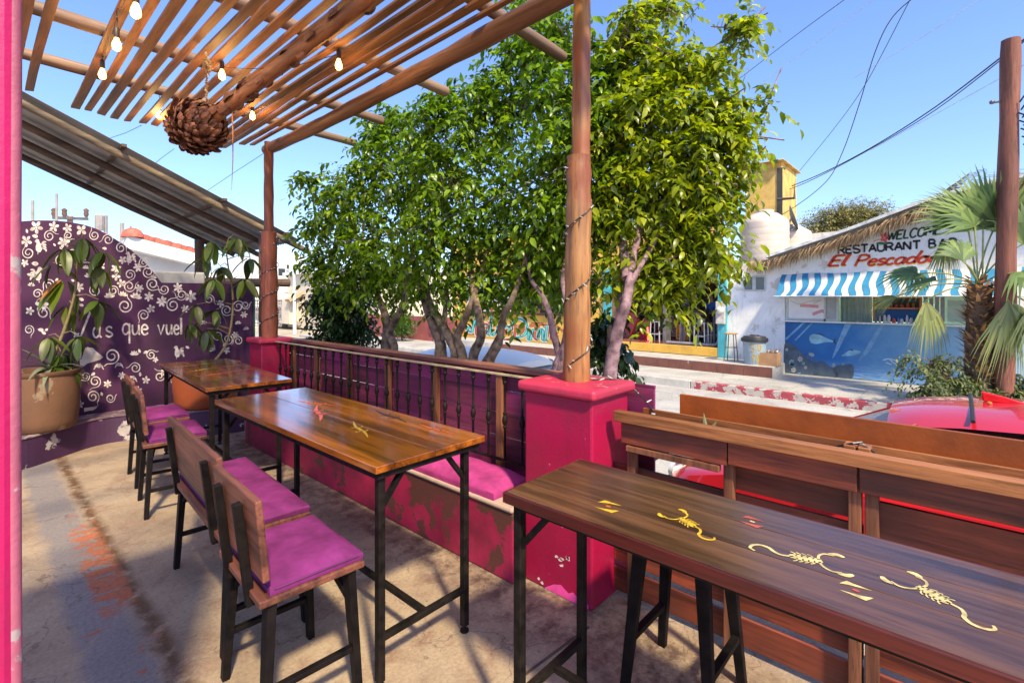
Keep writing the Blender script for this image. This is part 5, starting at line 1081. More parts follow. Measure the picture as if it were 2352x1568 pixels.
def tank(c, r, h, lab):
    t = thing('water_tank', lab, 'tank', c, 0, 'beige water tanks on the roof'); pr = [(r*.97, 0)]
    for i in range(6): z = h*.74*(i+1)/6; pr += [(r, z-h*.1), (r*.985, z-.012), (r*.985, z)]
    pr += [(r*.93, h*.80), (r*.55, h*.92), (r*.36, h*.945)]
    b = MB(); b.lathe(pr, 32, c); b.build('tank_body', MTANK, t, smooth=True)
    b = MB(); b.lathe([(r*.38, h*.945), (r*.38, h*.99), (r*.3, h*1.0)], 24, c); b.build('lid', MTANK, t, smooth=True)
a = ox(1756, 597, 16.0); tank((16.0, a.y, 2.69), .66, ox(1756, 483, 16).z-2.69, 'large beige water tank on the roof behind the white wall')
a = ox(1818, 590, 17.2); tank((17.2, a.y, 2.69), .56, ox(1818, 516, 17.2).z-2.69, 'smaller beige water tank partly behind the large one')
b = MB(); a = ox(1800, 560, 15.9); b.tube([(15.9, a.y, 2.68), (15.9, a.y, ox(1800, 515, 15.9).z)], .05, 10); tag(b.build('white_pipe', mat('white_pvc', (.68, .68, .66), .4)), 'white vertical pipe between the two water tanks', 'pipe')
t = thing('satellite_dish', 'grey satellite dish above the smaller water tank', 'dish', ox(1817, 540, 16.6)); dc = ox(1817, 502, 16.6); b = MB()
for rr2, k in ((0, 0), (.16, .012), (.30, .045), (.40, .08)): pass
b.lathe([(.001, 0), (.15, .012), (.28, .045), (.38, .085), (.385, .075), (.28, .035), (.15, .002), (.001, -.01)], 24, cap=False)
Rm = Vector((0, 0, 1)).rotation_difference(Vector((.25, -.95, .30)).normalized()).to_matrix(); b.v = [tuple(Rm @ Vector(v)+dc) for v in b.v]; b.build('dish_bowl', mat('grey_dish', (.13, .115, .11), .5), t, smooth=True)
b = MB(); b.tube([dc+Rm @ Vector((0, 0, 0)), dc+Vector((.1, .1, -.2)), (dc.x+.1, dc.y+.1, 2.68)], .03, 8); b.tube([dc-Vector((0, 0, .36)), dc+Rm @ Vector((0, -.1, .42))], .015, 6); b.build('dish_arm', MFR, t)
b = MB(); q = ox(1752, 597, 15.4)
for k in range(5): b.box((15.4+rg.uniform(0, .2), q.y-.6+k*.22, 2.69), (15.6+rg.uniform(0, .2), q.y-.42+k*.22, 2.74+rg.uniform(0, .06)))
tag(b.build('brick_rubble', mat('red_rubble', (.40, .12, .07), .8)), 'red brick rubble on the roof edge below the large tank', 'bricks')
# ---------------------------------------------------------------- yellow bar across the street
MYW = paint('yellow_bar_paint', (.62, .36, .055), (.5, .36, .18), .25, .75, 2.2, 4, .25, var=.12)
MTURQ = paint('turquoise_post_paint', (.05, .34, .42), (.3, .38, .38), .22, .6, 3, 8, .2)
bar = thing('bar_building', 'yellow bar with graffiti lettering, open front and turquoise posts', 'building', (16.5, 11, -.4))
Yb0, Yb1 = 9.12, 17.2
b = MB(); b.box((XB, Yb0, -.45), (XB+.2, Yb1, .94)); b.build('parapet_wall', MYW, bar)
b = MB(); b.box((XB-.12, Yb0+.55, .945), (XB+.35, Yb1-.7, 1.02)); b.build('dark_ledge', mat('dark_ledge_wood', (.035, .022, .018), .6), bar, bevel=.01)
for y0, y1 in ((Yb0, Yb0+.55), (12.9, 13.15), (Yb1-.7, Yb1)): b = MB(); b.box((XB+.002, y0, .942), (XB+.2, y1, 2.6)); b.build('yellow_pillar', MYW, bar)
b = MB(); b.box((XB+.001, 5.2, 2.602), (XB+.2, Yb1, 4.1)); b.build('upper_wall', MYW, bar)
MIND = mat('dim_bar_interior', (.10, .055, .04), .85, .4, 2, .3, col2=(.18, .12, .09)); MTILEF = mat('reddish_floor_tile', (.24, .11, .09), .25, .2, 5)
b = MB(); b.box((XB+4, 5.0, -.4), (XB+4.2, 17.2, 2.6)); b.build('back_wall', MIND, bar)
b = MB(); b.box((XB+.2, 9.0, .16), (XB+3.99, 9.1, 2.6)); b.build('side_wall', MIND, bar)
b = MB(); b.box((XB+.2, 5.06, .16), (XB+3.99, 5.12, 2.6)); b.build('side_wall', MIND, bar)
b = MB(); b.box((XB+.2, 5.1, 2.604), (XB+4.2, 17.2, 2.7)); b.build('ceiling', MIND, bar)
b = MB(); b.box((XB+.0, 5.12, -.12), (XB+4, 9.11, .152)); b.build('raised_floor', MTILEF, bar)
b = MB(); b.box((XB-.10, 5.16, -.119), (XB-.003, 9.9, .148)); b.build('yellow_step_face', MYW, bar, bevel=.008)
for y, lab in ((5.125, 1), (9.02, 2)): b = MB(); b.box((XB-.11, y-.12, -.4 if lab == 1 else .15), (XB+.08, y+.12, 2.6)); b.build('turquoise_post', MTURQ, bar, bevel=.01)
t = thing('electric_meter', 'round electric meter and box on the turquoise post', 'meter', ox(1656, 745, XB-.13)); a = ox(1656, 718, XB-.12)
MMET = mat('pale_meter_box', (.48, .45, .42), .6, .2, 12)
b = MB(); b.box((XB-.20, a.y-.13, a.z-.33), (XB-.115, a.y+.13, a.z+.33)); b.build('meter_box', MMET, t, bevel=.012)
b = MB(); b.lathe([(.125, 0), (.125, .03), (.105, .035), (.10, .10), (.06, .13), (.005, .135)], 24, cap=False); b.v = [(XB-.2-z, a.y+x, a.z+.08+y) for x, y, z in b.v]; b.build('meter_dial', mat('meter_glass', (.55, .54, .50), .15), t, smooth=True)
# step with brown tiles
st_ = thing('tiled_step', 'brown tiled kerb step before the bar and white wall', 'step', (14.2, 8, -.4))
ye = ox(1775, 869, 13.62).y
b = MB(); b.box((13.63, ye, -.45), (XB-.115, 17, -.128)); b.build('step_core', mat('step_concrete', (.40, .38, .35), .8, .15, 4), st_, bevel=.008)
MTILE = paint('brown_step_tile', (.17, .062, .045), (.35, .28, .24), .2, .35, 3, 9, .1); pr = None
k = 0; y = ye+.01
while y < 12.8:
    b = MB(); b.box((13.612, y, -.408), (13.629, y+.335, -.135)); b.build('step_tile', MTILE, st_, bevel=.004); y += .345
# graffiti with red brick patches
MBRK = mat('painted_brick', (.30, .05, .035), .75, .2, 8); MWG = mat('white_graffiti', (.70, .69, .68), .7, .06, 8); MTG = mat('teal_graffiti', (.08, .46, .42), .7, .12, 8); MRG = mat('red_graffiti', (.50, .085, .03), .7, .15, 8); MBG = mat('black_graffiti', (.03, .03, .05), .7, .1, 8)
def dq(x, y): return ((1250+x/5.227)/1.2755, (800+y/5.227)/1.2755)
rg = random.Random(8)
for (cx0, cy0, nx_, ny_) in ((455, 715, 2, 7), (520, 850, 4, 4), (760, 800, 7, 5), (1140, 830, 5, 5), (1310, 790, 5, 7), (1550, 755, 5, 8), (1760, 780, 5, 8), (2010, 830, 3, 3)):
    for j in range(ny_):
        for i in range(nx_):
            if rg.random() < .12: continue
            x = cx0+i*48+(24 if j % 2 else 0)+rg.uniform(-2, 2); y = cy0+j*25; q = [dq(x, y), dq(x+43, y), dq(x+43, y+20), dq(x, y+20)]
            b = MB(); b.prism([ox(p[0], p[1], XB-.0015) for p in q], (.003, 0, 0)); b.build('painted_brick', MBRK, bar)
def graf(strokes):
    for m, wdt, off in ((MWG, 17, .004), (None, 12.5, .006), (MBG, 1.3, .008)):
        for i, st in enumerate(strokes):
            pts = cat_rom([Vector(dq(*p)) for p in st], 6); b = MB()
            if m is MBG:
                for sg in (1, -1): b.ribbon([p+Vector((sg*2.6, sg*1.2)) for p in pts], 1.1, lambda p: ox(p[0], p[1], XB-off))
            else: b.ribbon(pts, wdt*(.42 if m is None else .5), lambda p: ox(p[0], p[1], XB-off))
            b.build('graffiti_stroke', m or (MTG if i % 3 != 1 else MRG), bar, fixn=False)
graf([[(660,820),(620,860),(690,900),(720,780),(760,690),(830,660),(850,700),(800,760),(740,800)], [(760,780),(760,930),(800,960),(850,900),(870,790),(920,780),(940,830),(890,930)], [(940,790),(930,920),(960,950)], [(990,660),(985,800),(980,900),(1010,950),(1060,900)], [(940,760),(1040,750),(1120,720)], [(1080,880),(1140,860),(1160,800),(1120,790),(1080,860),(1100,930),(1170,920)], [(1190,830),(1250,810),(1275,860),(1260,920)],
      [(1360,780),(1340,960),(1230,1050),(1210,1020),(1330,1000)], [(1310,800),(1340,730),(1430,700),(1520,760),(1540,860),(1480,960),(1360,985)], [(1570,860),(1550,1000),(1590,1010),(1620,880),(1650,860)], [(1660,890),(1650,990),(1690,1020)], [(1720,860),(1700,1000),(1750,860),(1780,880),(1770,1010),(1800,1030)], [(1840,800),(1820,1010),(1850,1030)], [(1930,760),(1900,1020)], [(1990,850),(1920,920),(2000,1040),(1960,1060)]])
def pxthing_pot(x, y, h, c, i, lab):
    a = ox(x, y, XB+.15); s = h*.0165; b = MB(); b.lathe([(s*.34, 0), (s*.5, s*.85), (s*.55, s*.86), (s*.55, s)], 14, (XB+.15, a.y, 1.021)); tag(b.build('ledge_pot', mat('ledge_pot_%d' % i, c, .7), smooth=True), lab, 'pot', 'pots along the bar ledge')
for i, (x, h, c) in enumerate(((1178, 12, (.45, .10, .02)), (1190, 10, (.30, .10, .04)), (1204, 11, (.38, .22, .10)), (1236, 10, (.35, .10, .04)), (1130, 10, (.30, .09, .03)), (1262, 8, (.3, .2, .12)))): pxthing_pot(x, 722, h, c, i, '%s on the dark ledge above the graffiti' % ('orange pot right of centre', 'small brown pot next to the orange one', 'tan pot third of the row', 'dark brown pot right of the tan one', 'lone brown pot at the left end', 'greyish pot at the right end')[i])
# neon, bar table, stools, crate, surfboard
t = thing('neon_tube', 'glowing red neon tube standing on the bar floor', 'neon light', ox(1489, 789, 15.6)); a = ox(1489, 786, 15.6)
b = MB(); b.tube([(15.6, a.y, .17), (15.6, a.y+.01, .4), (15.6, a.y+.03, .62)], [.028, .028, .024], 8); b.build('tube', emit('red_neon', (1, .02, .015), 14), t, smooth=True)
MSIL = mat('silver_stool_metal', (.55, .55, .54), .4, .1, 8, metal=.4); MPADK = mat('dark_stool_pad', (.035, .05, .03), .7)
def barstool(x, y, X, lab, back=False):
    a = ox(x, y, X); t = thing('silver_stool', lab, 'stool', (X, a.y, .152), 0, 'silver stools in the bar')
    for sx in (-.17, .17):
        for sy in (-.17, .17): b = MB(); b.beam((sx, sy, 0), (sx*.85, sy*.85, .72), .03, .03); b.build('leg', MSIL, t, world=False)
    b = MB()
    for z, k in ((.28, .16), (.68, .15)):
        b.beam((-k, -k, z), (k, -k, z), .022, .022); b.beam((-k, k, z), (k, k, z), .022, .022); b.beam((-k, -k, z), (-k, k, z), .022, .022); b.beam((k, -k, z), (k, k, z), .022, .022)
    b.build('rung_frame', MSIL, t, world=False, kind='stuff'); b = MB(); b.box((-.18, -.18, .72), (.18, .18, .77)); b.build('seat_pad', MPADK, t, bevel=.012, world=False)
    if back: b = MB(); b.box((-.17, -.19, .78), (.17, -.165, 1.12)); b.build('backrest', mat('dark_stool_back', (.05, .035, .03), .6), t, bevel=.01, world=False)
barstool(1611, 796, 15.35, 'silver stool with dark backrest beside the turquoise post', True); barstool(1509, 793, 15.3, 'silver stool next to the red neon tube'); barstool(1578, 790, 16.0, 'silver stool under the seated person in dark clothes'); barstool(1641, 788, 16.1, 'silver stool under the man in the blue shirt', True)
t = thing('bar_counter_table', 'long high table inside the open bar front', 'table', ox(1600, 720, 15.8)); a = ox(1560, 712, 15.7); c = ox(1648, 712, 15.7); zt = 1.12
b = MB(); b.box((15.45, c.y, zt), (15.95, a.y, zt+.045)); b.build('table_top', MIND, t, bevel=.006)
for y in (a.y-.1, c.y+.1):
    b = MB(); b.box((15.66, y-.03, .152), (15.74, y+.03, zt)); b.build('leg', mat('grey_metal_post', (.16, .15, .15), .5), t)
b = MB(); yA = ox(1527, 700, XB+.3).y
for k in range(3): b.box((XB+.25+.09*k, yA-.05-.03*k, .152), (XB+.31+.09*k, yA+.05-.03*k, 2.6))
tag(b.build('folded_shutter', mat('grey_shutter', (.13, .12, .12), .5)), 'grey folded shutter panels standing in the bar opening', 'shutter')
b = MB(); P = [ox(1532, 796, XB+.12), ox(1560, 797, XB+.12), ox(1600, 800, XB+.12), ox(1630, 801, XB+.12), ox(1645, 795, XB+.12), ox(1651, 782, XB+.12), ox(1653, 765, XB+.12)]
for p in P[:4]: p.z = .205
P[4].z = .23; b.tube(cat_rom(P, 5), .05, 10); tag(b.build('grey_pipe', mat('grey_pipe_metal', (.20, .20, .21), .35, .2, 8), smooth=True), 'thick bent grey pipe lying along the bar floor edge', 'pipe')
MCRT = mat('yellow_crate', (.62, .42, .03), .5)
b = MB(); a = ox(1567, 772, 16.6)
for i in range(5):
    b.box((16.6, a.y-.22, .18+i*.115), (16.63, a.y+.22, .225+i*.115)); b.box((16.601, a.y-.22+i*.10, .18), (16.632, a.y-.18+i*.10, .69))
b.box((16.66, a.y-.22, .16), (16.95, a.y+.22, .69)); tag(b.build('crate', MCRT), 'yellow lattice crate on the bar floor behind the stools', 'crate')
b = MB(); q0 = ox(1475, 785, 16.4); q1 = ox(1488, 735, 16.4); b.beam(q0, q1, .04, .5, .04, .35, up=(0, 1, 0)); tag(b.build('leaning_board', mat('red_board', (.36, .03, .04), .5)), 'red board leaning beside the neon tube in the bar', 'board')
b = MB(); q0 = ox(1440, 785, 16.2); q1 = ox(1462, 730, 16.2); b.beam((q0.x, q0.y, .16), q1, .3, .3, .22, .22); b.beam(q1, ox(1436, 715, 16.2), .2, .2); tag(b.build('red_brace', mat('faded_red_post', (.40, .10, .09), .6)), 'faded red slanting brace inside the bar', 'post')
b = MB(); a = ox(1478, 770, 17.2)
for z in (.5, .95): b.box((16.9, a.y-.8, z), (17.5, a.y+1.2, z+.06))
for y in (a.y-.75, a.y+1.15): b.box((16.95, y-.04, .152), (17.45, y+.04, 1.2))
tag(b.build('bench_rack', MIND), 'dark wooden bench rack at the back of the bar', 'rack')
b = MB(); rg = random.Random(12)
for i in range(9):
    for j in range(22): b.box((17.2+rg.uniform(0, .05), 5.3+j*.14, .2+i*.1), (17.3, 5.42+j*.14, .28+i*.1))
tag(b.build('stone_counter', mat('stone_counter_face', (.28, .22, .16), .8, .35, 6)), 'rough stacked stone counter at the back right of the bar', 'counter')
# people in the bar
MSKIN = mat('brown_skin', (.25, .115, .07), .55, .08, 12, 0); MHAIR = mat('dark_hair', (.015, .012, .01), .7)
def skin(name, V, E, rad, m, parent, lv=1):
    me = bpy.data.meshes.new(name); me.from_pydata([tuple(v) for v in V], E, []); me.materials.append(m); o = bpy.data.objects.new(name, me); COL.objects.link(o); o.parent = parent
    o.modifiers.new('skin', 'SKIN').use_smooth_shade = True
    for i, r in enumerate(rad): me.skin_vertices[0].data[i].radius = (r, r)
    me.skin_vertices[0].data[0].use_root = True
    s = o.modifiers.new('sub', 'SUBSURF'); s.levels = lv; s.render_levels = lv; return o
def person(lab, loc, rz, seat, shirt, pants, arm=(.30, .30)):
    """seated figure facing local +X, hips at height seat"""
    t = thing('person', lab, 'person', loc, rz); h = seat+.08
    V = [(0, 0, h), (0, 0, h+.22), (.02, 0, h+.40), (.02, 0, h+.50), (.03, 0, h+.57), (.05, 0, h+.66), (.04, 0, h+.76), (.125, 0, h+.665)]; E = [(0, 1), (1, 2), (2, 3), (3, 4), (4, 5), (5, 6), (5, 7)]; r = [.13, .125, .12, .06, .055, .085, .07, .014]
    for s in (1, -1):
        n = len(V); V += [(.01, s*.17, h+.42), (.06, s*.21, h+.20), (arm[0], s*.14, h+.18), (arm[0]+.07, s*.12, h+.19)]; E += [(2, n), (n, n+1), (n+1, n+2), (n+2, n+3)]; r += [.058, .044, .032, .030]
        for k in range(5):
            f = len(V); a = (k-2)*.016; thumb = k == 4; V += [(arm[0]+(.06 if thumb else .12), s*(.12)+(s*-.045 if thumb else a), h+.185), (arm[0]+(.085 if thumb else .15-.008*abs(k-1)), s*.12+(s*-.055 if thumb else a), h+.165)]; E += [(n+3, f), (f, f+1)]; r += [.0095, .0085]
        n = len(V); V += [(.02, s*.10, h-.02), (.42, s*.11, h-.02), (.34, s*.11, h-.42), (.34, s*.11, h-.48), (.46, s*.12, h-.50)]; E += [(0, n), (n, n+1), (n+1, n+2), (n+2, n+3), (n+3, n+4)]; r += [.10, .07, .042, .04, .035]
    skin('body', V, E, r, MSKIN, t)
    V = [(0, 0, h+.02), (0, 0, h+.24), (.02, 0, h+.42), (.02, 0, h+.47)]; E = [(0, 1), (1, 2), (2, 3)]; r = [.155, .15, .145, .09]
    for s in (1, -1): n = len(V); V += [(.01, s*.18, h+.42), (.045, s*.21, h+.27)]; E += [(2, n), (n, n+1)]; r += [.078, .068]
    skin('shirt', V, E, r, shirt, t)
    V = [(0, 0, h-.03)]; E = []; r = [.15]
    for s in (1, -1): n = len(V); V += [(.05, s*.10, h-.02), (.40, s*.11, h-.02), (.36, s*.11, h-.14)]; E += [(0, n), (n, n+1), (n+1, n+2)]; r += [.115, .09, .075]
    skin('shorts', V, E, r, pants, t)
    b = MB(); b.lathe([(.088, -.02), (.098, .02), (.09, .07), (.06, .105), (.01, .12)], 16, (.025, 0, h+.70)); b.build('hair', MHAIR, t, smooth=True, world=False)
    for s in (1, -1):
        b = MB(); b.lathe([(.001, -.012), (.012, 0), (.001, .012)], 8, (.125, s*.033, h+.685)); b.build('eye', MHAIR, t, smooth=True, world=False)
    return t
a = ox(1637, 720, 16.1); person('man in blue shirt seated at the bar table, seen from behind', (16.1, a.y, .152), math.radians(165), .77, mat('blue_shirt', (.02, .06, .20), .8), mat('dark_shorts', (.02, .02, .03), .8))
a = ox(1578, 725, 16.0); person('person in dark clothes sitting on a silver stool facing right', (16.0, a.y, .152), math.radians(-80), .77, mat('black_shirt', (.015, .015, .02), .8), mat('dark_trousers', (.02, .018, .02), .8))
# ---------------------------------------------------------------- pavement things: wooden stool, bin, carton
ZS = -.127
a = oz(1679, 829, ZS); t = thing('wooden_stool', 'tall stool with round pale wooden seat by the turquoise post', 'stool', (a.x, a.y, ZS)); zt = .78
b = MB(); b.lathe([(.17, zt-.03), (.19, zt-.015), (.19, zt), (.17, zt+.01)], 24); b.build('seat', mat('pale_stool_seat', (.42, .26, .11), .6), t, smooth=True, world=False)
MSTL = mat('brown_stool_metal', (.13, .09, .075), .5)
for k in range(4):
    ang = pi/4+k*pi/2; b = MB(); b.tube([(.13*math.cos(ang), .13*math.sin(ang), zt-.03), (.20*math.cos(ang), .20*math.sin(ang), 0)], .014, 8); b.build('leg', MSTL, t, world=False)
b = MB(); b.tube([(.165*math.cos(i*pi/8), .165*math.sin(i*pi/8), .38) for i in range(17)], .008, 6); b.build('ring', MSTL, t, world=False)
a = oz(1733, 835, ZS); hb_ = (835-776)/FOC*((a-EYEV).dot(FW)); t = thing('trash_can', 'blue-grey bin with black lid and yellow graffiti', 'trash can', (a.x, a.y, ZS)); r = .30
b = MB(); b.lathe([(r*.82, 0), (r*.86, .04), (r*.97, hb_*.9), (r*1.03, hb_*.92), (r*1.03, hb_)], 32); b.build('bin_body', mat('blue_grey_bin', (.26, .34, .40), .5, .15, 5), t, smooth=True, world=False)
b = MB(); b.lathe([(r*1.09, hb_-.09), (r*1.11, hb_-.02), (r*1.08, hb_+.005), (r*.95, hb_+.02), (r*.9, hb_+.05), (r*.4, hb_+.065), (r*.38, hb_+.085), (.01, hb_+.09)], 32); b.build('lid', mat('black_lid', (.022, .022, .024), .45, .2, 6), t, smooth=True, world=False)
MGY = mat('ochre_spray_paint', (.38, .26, .04), .6)
def cyl(p): ang = math.atan2(-a.y, -a.x)+.12+p[0]/r; rr_ = r*(.86+.11*(p[1]/hb_))+.006; return (rr_*math.cos(ang), rr_*math.sin(ang), p[1])
b = MB()
for st in ([(.10,.52),(.02,.56),(-.01,.48),(.06,.44),(.11,.40),(.06,.34),(.0,.36)], [(.12,.50),(.18,.54),(.20,.44),(.13,.42)], [(.20,.50),(.26,.52),(.27,.40),(.21,.38),(.24,.46)], [(.05,.28),(.06,.06)], [(.05,.28),(.12,.24),(.06,.17)], [(.16,.26),(.15,.05)], [(.22,.28),(.21,.06)], [(.16,.17),(.22,.17)]):
    b.ribbon([(p[0]-.14, p[1]) for p in [(q.x, q.y) for q in cat_rom(st, 5)]], .024, cyl)
b.build('graffiti', MGY, t, world=False, fixn=False)
a = oz(1768, 838, ZS); t = thing('cardboard_box', 'open brown carton filled with odds and ends beside the bin', 'box', (a.x, a.y, ZS)); hh = 29/FOC*((a-EYEV).dot(FW))
MCRD = mat('brown_cardboard', (.36, .20, .10), .8, .12, 5); b = MB()
for x0, x1, y0, y1 in ((-.2, -.185, -.22, .22), (.185, .2, -.22, .22), (-.184, .184, -.22, -.205), (-.184, .184, .205, .22)): b.box((x0, y0, 0), (x1, y1, hh))
b.box((-.184, -.204, 0), (.184, .204, .02)); b.build('carton', MCRD, t, world=False)
rg = random.Random(15)
for i in range(7):
    x, y = rg.uniform(-.13, .13), rg.uniform(-.15, .15); b = MB(); b.lathe([(.03, 0), (.05, .06), (.045, .12), (.02, .15)], 10, (x, y, hh-.1)); b.build('odd_content', mat('odd_%d' % (i % 4), [(.5, .5, .48), (.05, .05, .05), (.4, .12, .08), (.3, .25, .2)][i % 4], .6), t, smooth=True, world=False)
b = MB(); b.beam((-.05, -.18, hh-.02), (-.08, -.28, hh+.12), .02, .02); b.build('flap', MCRD, t, world=False)
# ---------------------------------------------------------------- palm, utility poles
MFROND = leafmat('palm_frond', (.055, .10, .03), (.15, .23, .07), .55, .3); MFRONDD = leafmat('dry_green_frond', (.10, .125, .045), (.21, .25, .10), .6, .3)
MPET = mat('palm_petiole', (.30, .32, .10), .5, .25, 12); MBOOT = leafmat('dry_palm_boot', (.17, .085, .04), (.50, .31, .17), .8, .08, spec=.15)
XP = 12.75; pc = ox(2250, 655, XP); dP = (pc-EYEV).dot(FW); kP = dP/FOC
palm = thing('palm_tree', 'fan palm with shaggy brown trunk in front of the blue mural', 'tree', (pc.x, pc.y, -.4))
TWIGS.clear()
log([(pc.x, pc.y-.05, -.42), (pc.x, pc.y, .4), (pc.x, pc.y, 1.2), (pc.x, pc.y, pc.z)], (.24, .17), mat('palm_trunk_fibre', (.13, .075, .045), .9, .4, 14, .7), 'trunk', palm, 16, 80)
b = MB(); rg = random.Random(17)
for i in range(430):
    z = -.38+2.35*(i/430)+rg.uniform(-.04, .04); a = rg.uniform(0, 2*pi); r0 = .22-.045*(z+.4)/2.2; n_ = Vector((math.cos(a), math.sin(a), 0)); p = Vector((pc.x, pc.y, z))+n_*r0*.9
    l = rg.uniform(.12, .32)*(1.15 if z < 1.3 else .85); d = (n_*rg.uniform(.5, 1.1)+Vector((0, 0, rg.uniform(.1, .9)))).normalized(); sd = n_.cross(Vector((0, 0, 1))); wv = rg.uniform(.02, .05)
    q = p+d*l*.6; e = p+d*l+Vector((0, 0, -.02)); b.add([p-sd*wv, p+sd*wv, q+sd*wv*.6, q-sd*wv*.6, e, p+d*.03-n_*.03], [(0, 1, 2, 3), (3, 2, 4), (0, 3, 5), (1, 5, 2)])
b.build('leaf_boot', MBOOT, palm, kind='stuff', fixn=False)
def fan(hub, axis, nrm, R0, nseg, spread, droop, m, seed, name='frond', parent=None, stem=None):
    rg = random.Random(seed); b = MB(); axis = axis.normalized(); nrm = (nrm-axis*nrm.dot(axis)).normalized(); sd = nrm.cross(axis)
    for k in range(nseg):
        a = -spread+2*spread*k/(nseg-1)+rg.uniform(-.02, .02); d = axis*math.cos(a)+sd*math.sin(a); Ls = R0*(1-.22*abs(a/spread)**2)*rg.uniform(.9, 1.06); w0 = R0*spread*2/nseg*.26; pd = (sd*math.cos(a)-axis*math.sin(a))
        P = []
        for i in range(6):
            q = i/5; P.append(hub+d*Ls*q+nrm*(.05*R0*math.sin(pi*q))-Vector((0, 0, droop*Ls*max(0, q-.35)**2*rg.uniform(1.2, 2.2))))
        W = [w0*.35, w0*1.3, w0*1.5, w0*1.1, w0*.55, .001]; s0 = len(b.v)
        for p, wv in zip(P, W): b.v += [tuple(p-pd*wv+nrm*wv*.3), tuple(p+pd*wv+nrm*wv*.3)]
        for i in range(5): b.f.append([s0+2*i, s0+2*i+1, s0+2*i+3, s0+2*i+2]); b.mi.append(0)
    o = b.build(name, m, parent, smooth=True, fixn=False)
    if stem is not None:
        b = MB(); b.tube(cat_rom([stem, stem.lerp(hub, .5)+Vector((0, 0, .12*(hub-stem).length)), hub+axis*R0*.12], 6), [.022, .012], 6) if False else b.tube(cat_rom([stem, stem.lerp(hub, .5)+Vector((0, 0, .10*(hub-stem).length)), hub], 6), .014, 6); b.build('petiole', MPET, o)
    return o
def ppx(x, y, dx=0): return ox(x, y, XP+dx)
CAMN = -(FW)
frs = [(2258,525,2262,395,165,36,1.7,.14,0,0),(2285,520,2335,430,150,32,1.4,.2,.15,0),(2222,520,2165,455,140,30,1.3,.2,-.1,0),(2238,520,2200,450,120,28,1.3,.25,-.2,0),(2168,552,2166,640,85,24,.75,.6,.2,1),(2107,628,2030,640,92,30,1.7,.25,.1,2),(2150,645,2080,662,95,26,1.3,.35,-.5,2),(2125,690,2140,800,120,26,.62,.5,-.2,1),(2316,690,2322,800,150,30,.85,.5,-.3,1),(2060,680,1990,705,70,20,.5,.4,.0,1),(2350,560,2400,500,120,28,1.5,.3,0,0),(2345,625,2400,640,110,26,1.4,.5,-.4,0),(2305,530,2340,450,120,28,1.3,.25,.3,0),(2370,700,2390,790,120,26,.8,.5,0,1),(2212,600,2190,560,90,22,1.1,.4,-.6,0)]
for i, (hx, hy, tx, ty, R0, n, sp_, dr, dx, dry) in enumerate(frs):
    H = ppx(hx, hy, dx); T_ = ppx(tx, ty, dx+(-.15 if i % 2 else .1)); nr = CAMN*(.45 if dry == 2 else 1)+Vector((0, 0, .55 if dry == 0 else (1.0 if dry == 2 else .1)))
    fan(H, T_-H, nr, R0*kP, n, sp_, dr, MFRONDD if dry == 1 else MFROND, 100+i, 'frond', palm, pc+Vector((rg.uniform(-.05, .05), rg.uniform(-.05, .05), .0)))
st2 = thing('palm_stump', 'short cut palm stump with frayed top left of the palm', 'stump', (XP-.4, ppx(2165, 930, -.4).y, -.4)); c0 = ppx(2165, 930, -.4)
log([(c0.x, c0.y, -.42), (c0.x, c0.y+.02, .1), (c0.x, c0.y+.1, .40)], (.17, .15), MATS['palm_trunk_fibre'], 'trunk', st2, 12, 81)
b = MB()
for i in range(120):
    z = -.35+.85*(i/120); a = rg.uniform(0, 2*pi); n_ = Vector((math.cos(a), math.sin(a), 0)); p = Vector((c0.x, c0.y+.05, z))+n_*.14; d = (n_*.8+Vector((0, 0, rg.uniform(.2, 1)))).normalized(); l = rg.uniform(.10, .2); sd = n_.cross(Vector((0, 0, 1))); wv = .025
    b.add([p-sd*wv, p+sd*wv, p+d*l], [(0, 1, 2)])
b.build('leaf_boot', MBOOT, st2, kind='stuff', fixn=False)
MWISP = leafmat('wispy_green_leaf', (.05, .075, .03), (.12, .15, .06), .6, .25)
c0 = ppx(2260, 940, -.5); bush('dark green wispy bush around the palm foot', (c0.x, c0.y, -.4), [(2200,900,dP*.97,70,40,1),(2280,915,dP*.96,80,32,1),(2140,910,dP*.98,40,32,1),(2330,900,dP*.97,50,45,1),(2230,880,dP*1.0,50,30,1)], 950, .10, MWISP, 35, tw=.30, per=10, droop=.8)
c0 = ppx(2130, 930, -.3); bush('sparse feathery green sprigs left of the palm stump', (c0.x, c0.y, -.4), [(2125,840,dP*.98,48,45,1),(2180,830,dP*.98,45,30,1),(2090,820,dP*.98,30,25,1)], 70, .085, MWISP, 36, tw=.36, per=14, droop=1.0)
MUPOLE = wood('reddish_utility_pole', (.11, .032, .022), (.24, .085, .055), 2, .75, 16, .1, .5)
XU = 12.6; u0 = ox(2305, 900, XU); zt = ox(2322, 92, XU).z
up_ = thing('utility_pole', 'thick reddish wooden utility pole at the right edge behind the palm', 'pole', (XU, u0.y, -.4))
log([(XU, u0.y, -.42), (XU, (u0.y+ox(2320, 400, XU).y)/2, 3), (XU, ox(2322, 92, XU).y, zt)], (.15, .135), MUPOLE, 'pole_shaft', up_, 18, 90)
b = MB(); q = ox(2305, 232, XU-.05); b.tube([q, q+Vector((-.05, .16, -.01))], .02, 6); b.lathe([(.03, 0), (.045, .03), (.03, .06)], 10, (q.x-.05, q.y+.15, q.z-.03)); b.build('insulator', mat('dark_insulator', (.08, .08, .09), .4), up_)
b = MB()
for k in range(5):
    q = ox(2342+k*3, 235+k*18, XU-.1); b.tube(cat_rom([q, q+Vector((-.05, -.1, .12)), q+Vector((-.06, -.22, -.05)), q+Vector((-.02, -.12, -.25)), q+Vector((0, .02, -.18))], 5), .014, 5)
b.build('coiled_cable', MWIRE, up_)
